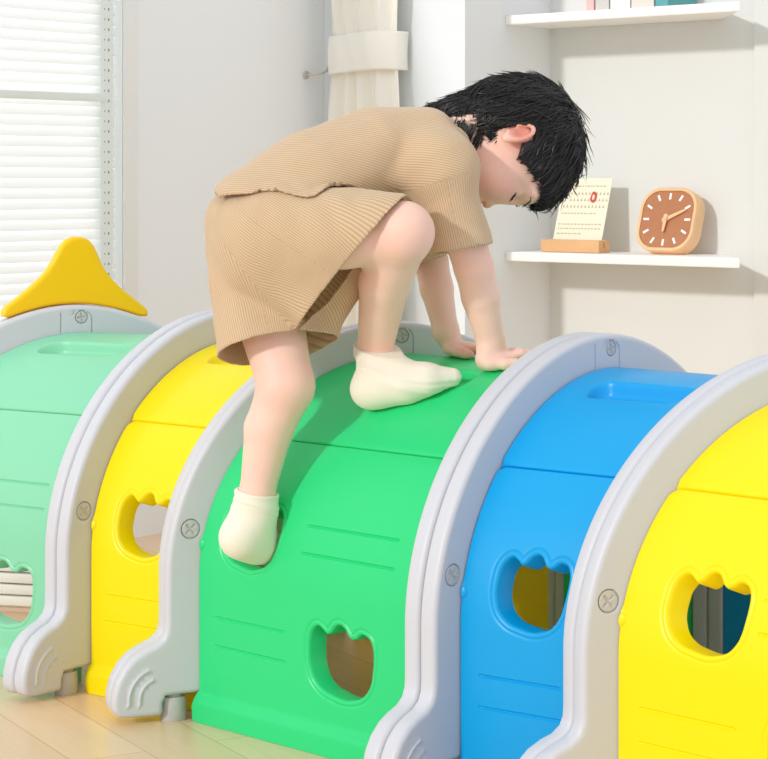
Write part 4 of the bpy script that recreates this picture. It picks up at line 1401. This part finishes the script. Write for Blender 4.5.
ribR = rib_about(v, RHIP, P3(348, 275, 3.28), .085, [0, 1, 0.2]); ribL = rib_about(v, LHIP, lt, .09, [0, 1, 0])
lowleg = ((v - P3(222, 240, 3.3)) @ nrm(np.cross(nrm(P3(292, 332, 3.3) - P3(222, 240, 3.3)), [0, 1.0, 0]))) 
sgn = np.sign((P3(230, 350, 3.3) - P3(222, 240, 3.3)) @ nrm(np.cross(nrm(P3(292, 332, 3.3) - P3(222, 240, 3.3)), [0, 1.0, 0])))
rib = np.where(lowleg * sgn > 0, ribL, ribR)
SHORTS = BVHTree.FromPolygons([Vector(p) for p in v], [tuple(f) for f in F])
o = build('shorts', v - KOFF, F, M_KNIT, kid, {'rib': rib}); md = o.modifiers.new('thickness', 'SOLIDIFY'); md.thickness = .0028; md.offset = -1

# ---- shirt --------------------------------------------------------------------
S = Field((-0.30, 3.20, 0.66), (0.22, 3.72, 1.06), 0.0027)
S.tube([P3(266, 212, 3.378), P3(285, 202, 3.390), P3(316, 182, 3.410), CHE, UCH, NEB], [.080, .084, .086, .076, .065, .050], [.122, .125, .115, .104, .096, .068], LATV, 0.0)
S.ell(P3(402, 176, 3.435), np.eye(3), (.052, .085, .036), 0.02)
S.cone(UCH + (RSH - UCH) * .35, RSH, .058, .053, 0.03); S.cone(UCH + (LSH - UCH) * .35, LSH, .060, .054, 0.035)
RSE = RSH + (REL - RSH) * .90; LSE = LSH + (LEL - LSH) * .98
RSE = P3(460, 250, 3.366); 
S.chain([RSH, RSE + (RSE - RSH) * .12], [.052, .0535], 0.03); S.chain([LSH, LSE + (LSE - LSH) * .12], [.052, .052], 0.03)
hp0 = P3(222, 186, 3.38); hp1 = P3(358, 199, 3.38)
hn = nrm(np.cross(hp1 - hp0, nrm([0.05, 1.0, 0.055]))); hn = hn if hn[2] < 0 else -hn
sd_r = nrm(RSE - RSH); sd_r = nrm(sd_r + np.array([0.0, 0.0, -.10])); sd_l = nrm(LSE - LSH)
neck_d = nrm(np.array([.80, .16, .42])); neck_p = P3(448, 128, 3.478)
sl, g = S.block(S.lo, S.lo + S.h * S.n)
hemf = (g - hp0) @ hn + .006 * np.sin(g[..., 0] * 34 + 1.0) * np.clip((3.46 - g[..., 1]) / .12, 0, 1)
side = ((g - P3(372, 200, 3.40)) @ nrm([1, .1, 0]))
hemf = np.where(side > 0, hemf - side * 1.5, hemf)
armr = np.where(np.linalg.norm(np.cross(g - RSH, sd_r), axis=-1) < .085, (g - RSE) @ sd_r, -1)
arml = np.where(np.linalg.norm(np.cross(g - LSH, sd_l), axis=-1) < .080, (g - LSE) @ sd_l, -1)
nk = np.where(np.linalg.norm(np.cross(g - NEB, neck_d), axis=-1) < .062, (g - neck_p) @ neck_d, -1)
S.f = np.maximum.reduce([S.f, hemf.astype(np.float32), armr.astype(np.float32), arml.astype(np.float32), nk.astype(np.float32)])
v, F = S.mesh(); v = relax(v, F, 2, .5)
v, F = cut_open(v, F, [(hp0 , hn, lambda c: c[:, 0] < P3(372, 0, 3.4)[0] + .01), (RSE, sd_r, lambda c: np.linalg.norm(np.cross(c - RSH, sd_r), axis=-1) < .085),
                       (LSE, sd_l, lambda c: np.linalg.norm(np.cross(c - LSH, sd_l), axis=-1) < .085), (neck_p, neck_d, lambda c: np.linalg.norm(np.cross(c - NEB, neck_d), axis=-1) < .062)], .0032, True)
v = folds(v, F, .0058, 13, 8.7, P3(330, 190, 3.4) - P3(430, 130, 3.4))
# the loose hem stands off the shorts
nn_ = np.zeros_like(v); fn = np.cross(v[F[:, 2]] - v[F[:, 0]], v[F[:, 3]] - v[F[:, 1]])
for k in range(4): np.add.at(nn_, F[:, k], fn)
nn_ /= np.maximum(np.linalg.norm(nn_, axis=1), 1e-12)[:, None]
hq = np.clip(1 + ((v - hp0) @ hn) / .034, 0, 1) * np.clip((P3(372, 0, 3.4)[0] - v[:, 0]) / .04, 0, 1)
v = v + nn_ * (hq ** 1.5 * (.0075 + .0045 * np.sin(v[:, 0] * 62 + v[:, 1] * 20)))[:, None] + np.array([0, 0, -1.0]) * (hq ** 2 * (.004 + .004 * np.clip((P3(240, 0, 3.38)[0] - v[:, 0]) / .03, 0, 1)))[:, None]
near_hem = np.flatnonzero((v[:, 0] < P3(385, 0, 3.4)[0]) & (v[:, 2] < .985))
for _ in range(3):
    for k in near_hem:
        p = Vector(v[k]); co, no, ix, ds = SHORTS.find_nearest(p, .03)
        if co is None: continue
        sd = (p - co).dot(no)
        if sd < .0052: v[k] = co + no * .0056
    mv = relax(v, F, 1, .4); v[near_hem] = mv[near_hem]
sp_d = nrm(UCH - PEL)
ribT = v @ nrm([.20, .25, .95])
ribS = rib_about(v, RSH, RSE, .055, [0, 1, 0]); ribSL = rib_about(v, LSH, LSE, .055, [0, 1, 0])
# the dropped shoulder seam
qa, qb = P3(398, 196, 3.36), P3(447, 181, 3.33)
seam_n = nrm(np.array([-.22, 0, -1.0])) 
isl = ((v - P3(420, 188, 3.35)) @ nrm(np.array([.32, 0.0, -1.0])) > 0) & (np.linalg.norm(np.cross(v - RSH, nrm(RSE - RSH)), axis=1) < .075) & (v[:, 0] > P3(398, 0, 3.36)[0])
isl2 = (v - LSH) @ nrm(LSE - LSH) > .02
isl2 &= v[:, 1] > 3.50
rib = np.where(isl, ribS, np.where(isl2, ribSL, ribT))
o = build('shirt', v - KOFF, F, M_KNIT, kid, {'rib': rib}); md = o.modifiers.new('thickness', 'SOLIDIFY'); md.thickness = .0028; md.offset = -1
# ---- hair -----------------------------------------------------------------------
rh = random.Random(11)
HCC = np.array([0, -.022, .022]); HRR = np.array([.082, .113, .102])
HLX = [-.016, .012, .050, .075, .12]; HLY = [-.006, -.012, .034, .050, .058]        # front hair line: u as a function of f
BKX = [-.13, -.062, -.025, .010]; BKY = [-.175, -.135, -.058, -.030]                       # lower edge behind the ear
H = Field(HC - .20, HC + .19, 0.0025)
H.ell(hd(*HCC), HAX, HRR, 0.0)
H.chain([P3(492, 110, 3.49), P3(462, 116, 3.485), P3(432, 112, 3.480)], [.046, .036, .010], 0.03)
sl, g = H.block(H.lo, H.lo + H.h * H.n)
q = (g - HC) @ HAX.T
r_, f_, u_ = q[..., 0], q[..., 1], q[..., 2]
front = np.interp(f_, HLX, HLY) - u_
back = np.maximum(np.interp(f_, BKX, BKY) - u_, np.where((np.abs(r_) > .05) & (u_ < .010), f_ + .040, -9))
H.f[sl] = np.maximum(H.f[sl], np.where(f_ > -.016, front, back)).astype(np.float32)
v, F = H.mesh(); v = relax(v, F, 2, .5)
nv = len(v)
hb = bmesh.new()
bvs = [hb.verts.new(p - KOFF) for p in v]
for f in F:
    try: hb.faces.new([bvs[k] for k in f])
    except ValueError: pass
HT = BVHTree.FromPolygons([Vector(p) for p in v], [tuple(f) for f in F])
CROWN = Vector(hd(0.0, -.055, .100))
EARS = [Vector(hd(sg * .078, -.022, -.012)) for sg in (1, -1)]
WF, WU, WR = Vector(HF), Vector(HU), Vector(HR)
VO = Vector(KOFF)
cand = [Vector(p) for p in v]
def g3(a): return Vector((rh.gauss(0, a), rh.gauss(0, a), rh.gauss(0, a)))
def lock(p, ln, d, lift, rad, curl, steps=9, loose=0.0):
    pts = []; d = d.normalized(); st = ln / steps; last = None
    free = None
    for k in range(steps):
        t = k / (steps - 1)
        if free is None:
            co, no, ix, ds = HT.find_nearest(p)
            q = co + no * (.0012 + lift * t ** 1.5)
            if last is not None and (q - last).length < st * .72: free = last.copy(); q = last + d * st
        else: q = last + d * st
        if any((q - e).length < .023 for e in EARS): break
        pts.append(q); last = q
        d = d + g3(curl)
        if free is None: d = d - no * d.dot(no) * (1 - loose * t)
        d.normalize(); p = q + d * st
        if free is not None and len(pts) and (q - free).length > (.010 if lift < .0055 and loose == 0 else .022): break
    if len(pts) < 3: return
    n = len(pts)
    add_tube(hb, [q - VO for q in pts], [rad * (1 - .2 * k / (n - 1)) * (1 if k < n - 3 else (n - 1 - k + .1) / 3) for k in range(n)], 4, cap=False)
for n_ in range(4600):
    st = rh.choice(cand)
    if any((st - e).length < .024 for e in EARS): continue
    loc = HAX @ (np.array(st) - HC)
    if loc[1] > -.016 and loc[2] - np.interp(loc[1], HLX, HLY) < .010: continue
    away = st - CROWN; away.normalize()
    d = away + WF * .30 + g3(.22)
    if loc[1] < -.03 and loc[2] < .0: d = -WU * 1.0 - Vector((0, 0, .15)) + g3(.16)       # back of the head: down to the nape
    thick = rh.random() < .35
    ln = rh.uniform(.035, .080)
    if loc[1] > .0 and loc[2] < .045: ln *= .5
    lock(st, ln, d, rh.uniform(.0, .005) if rh.random() < .85 else rh.uniform(.005, .012), rh.uniform(.0013, .0024) if thick else rh.uniform(.0005, .0010), .11)
# fringe falling from the forehead
for n_ in range(150):
    st = Vector(hd(rh.uniform(-.060, .062), .070 + rh.uniform(-.02, .006), .070 + rh.uniform(-.012, .025)))
    lock(st, rh.uniform(.035, .060), WF * .8 - WU * .8 + WR * rh.gauss(0, .25), .006, rh.uniform(.0007, .0024), .08, 10, .5)
# loose curly locks on the outline
for n_ in range(90):
    a = rh.uniform(-1.3, 1.2)
    st = Vector(hd(rh.uniform(-.03, .06), -.02 + .10 * math.sin(a), .10))
    lock(st, rh.uniform(.05, .085), WF * .9 + WU * .5 + g3(.35), rh.uniform(.006, .022), rh.uniform(.0005, .0012), .20, 12, .6)
# wispy tail on the nape
for n_ in range(90):
    st = Vector(P3(rh.uniform(432, 470), rh.uniform(100, 140), 3.45))
    lock(st, rh.uniform(.03, .055), -WU + Vector((-.2, 0, rh.uniform(-.5, .1))) + g3(.1), .001, rh.uniform(.0006, .0016), .06, 8)
# locks lying on the neck between the ear and the collar
BT = BVHTree.FromPolygons([Vector(p) for p in bv_], [tuple(f) for f in bF])
EYE = Vector((0, 0, CAMH))
for n_ in range(70):
    q = rh.random()
    a_ = np.array([456 + 28 * q, 120 + 12 * q + rh.gauss(0, 3)]); b_ = np.array([452 + 22 * q + rh.gauss(0, 2.5), 132 + 26 * q * rh.uniform(.5, 1.15)])
    pts = []
    for k in range(7):
        w_ = a_ + (b_ - a_) * k / 6
        dr = Vector(P3(w_[0], w_[1], 1.0)) - EYE
        co, no, ix, ds = BT.ray_cast(EYE, dr.normalized())
        if co is None or abs(co.y - 3.44) > .12: break
        pts.append(co + no * (.0012 + .0018 * (1 - k / 6)))
    if len(pts) >= 4:
        n = len(pts); r0 = rh.uniform(.0006, .0015)
        add_tube(hb, [p_ - VO for p_ in pts], [r0 * (1 if k < n - 3 else (n - 1 - k + .1) / 3) for k in range(n)], 4, cap=False)
hb.normal_update()
me = bpy.data.meshes.new('hair'); hb.to_mesh(me); hb.free()
finish('hair', me, M_HAIR, kid, True, None)
# ------------------------------------------------------------------ light
w = bpy.data.worlds.new('world'); SC.world = w; w.use_nodes = True
bg = w.node_tree.nodes['Background']; bg.inputs['Color'].default_value = (0.95, 0.975, 1.0, 1); bg.inputs['Strength'].default_value = 0.93
sun = bpy.data.lights.new('sun', 'SUN'); sun.energy = 1.5; sun.angle = math.radians(4); sun.color = (1, 0.975, 0.94)
so = bpy.data.objects.new('sun', sun); COL.objects.link(so)
sd = Vector((0.66, 0.62, -0.36)).normalized()
so.rotation_euler = sd.to_track_quat('-Z', 'Y').to_euler()
# daylight through the window behind the blind
al = bpy.data.lights.new('window_daylight', 'AREA'); al.shape = 'RECTANGLE'; al.size = d_l - d_r - .12; al.size_y = z_t - z_b - .12; al.energy = 13
ao = bpy.data.objects.new('window_daylight', al); COL.objects.link(ao)
ao.location = W(WA - 0.048, (d_r + d_l) / 2, (z_t + z_b) / 2)
ao.rotation_euler = RD.to_track_quat('-Z', 'Y').to_euler()
SC.view_settings.view_transform = 'Standard'; SC.view_settings.look = 'None'
SC.view_settings.exposure = 0.0; SC.view_settings.gamma = 1.0; SC.view_settings.use_curve_mapping = False

SC.cycles.diffuse_bounces = 10; SC.cycles.max_bounces = 20; SC.cycles.transmission_bounces = 12; SC.cycles.glossy_bounces = 6
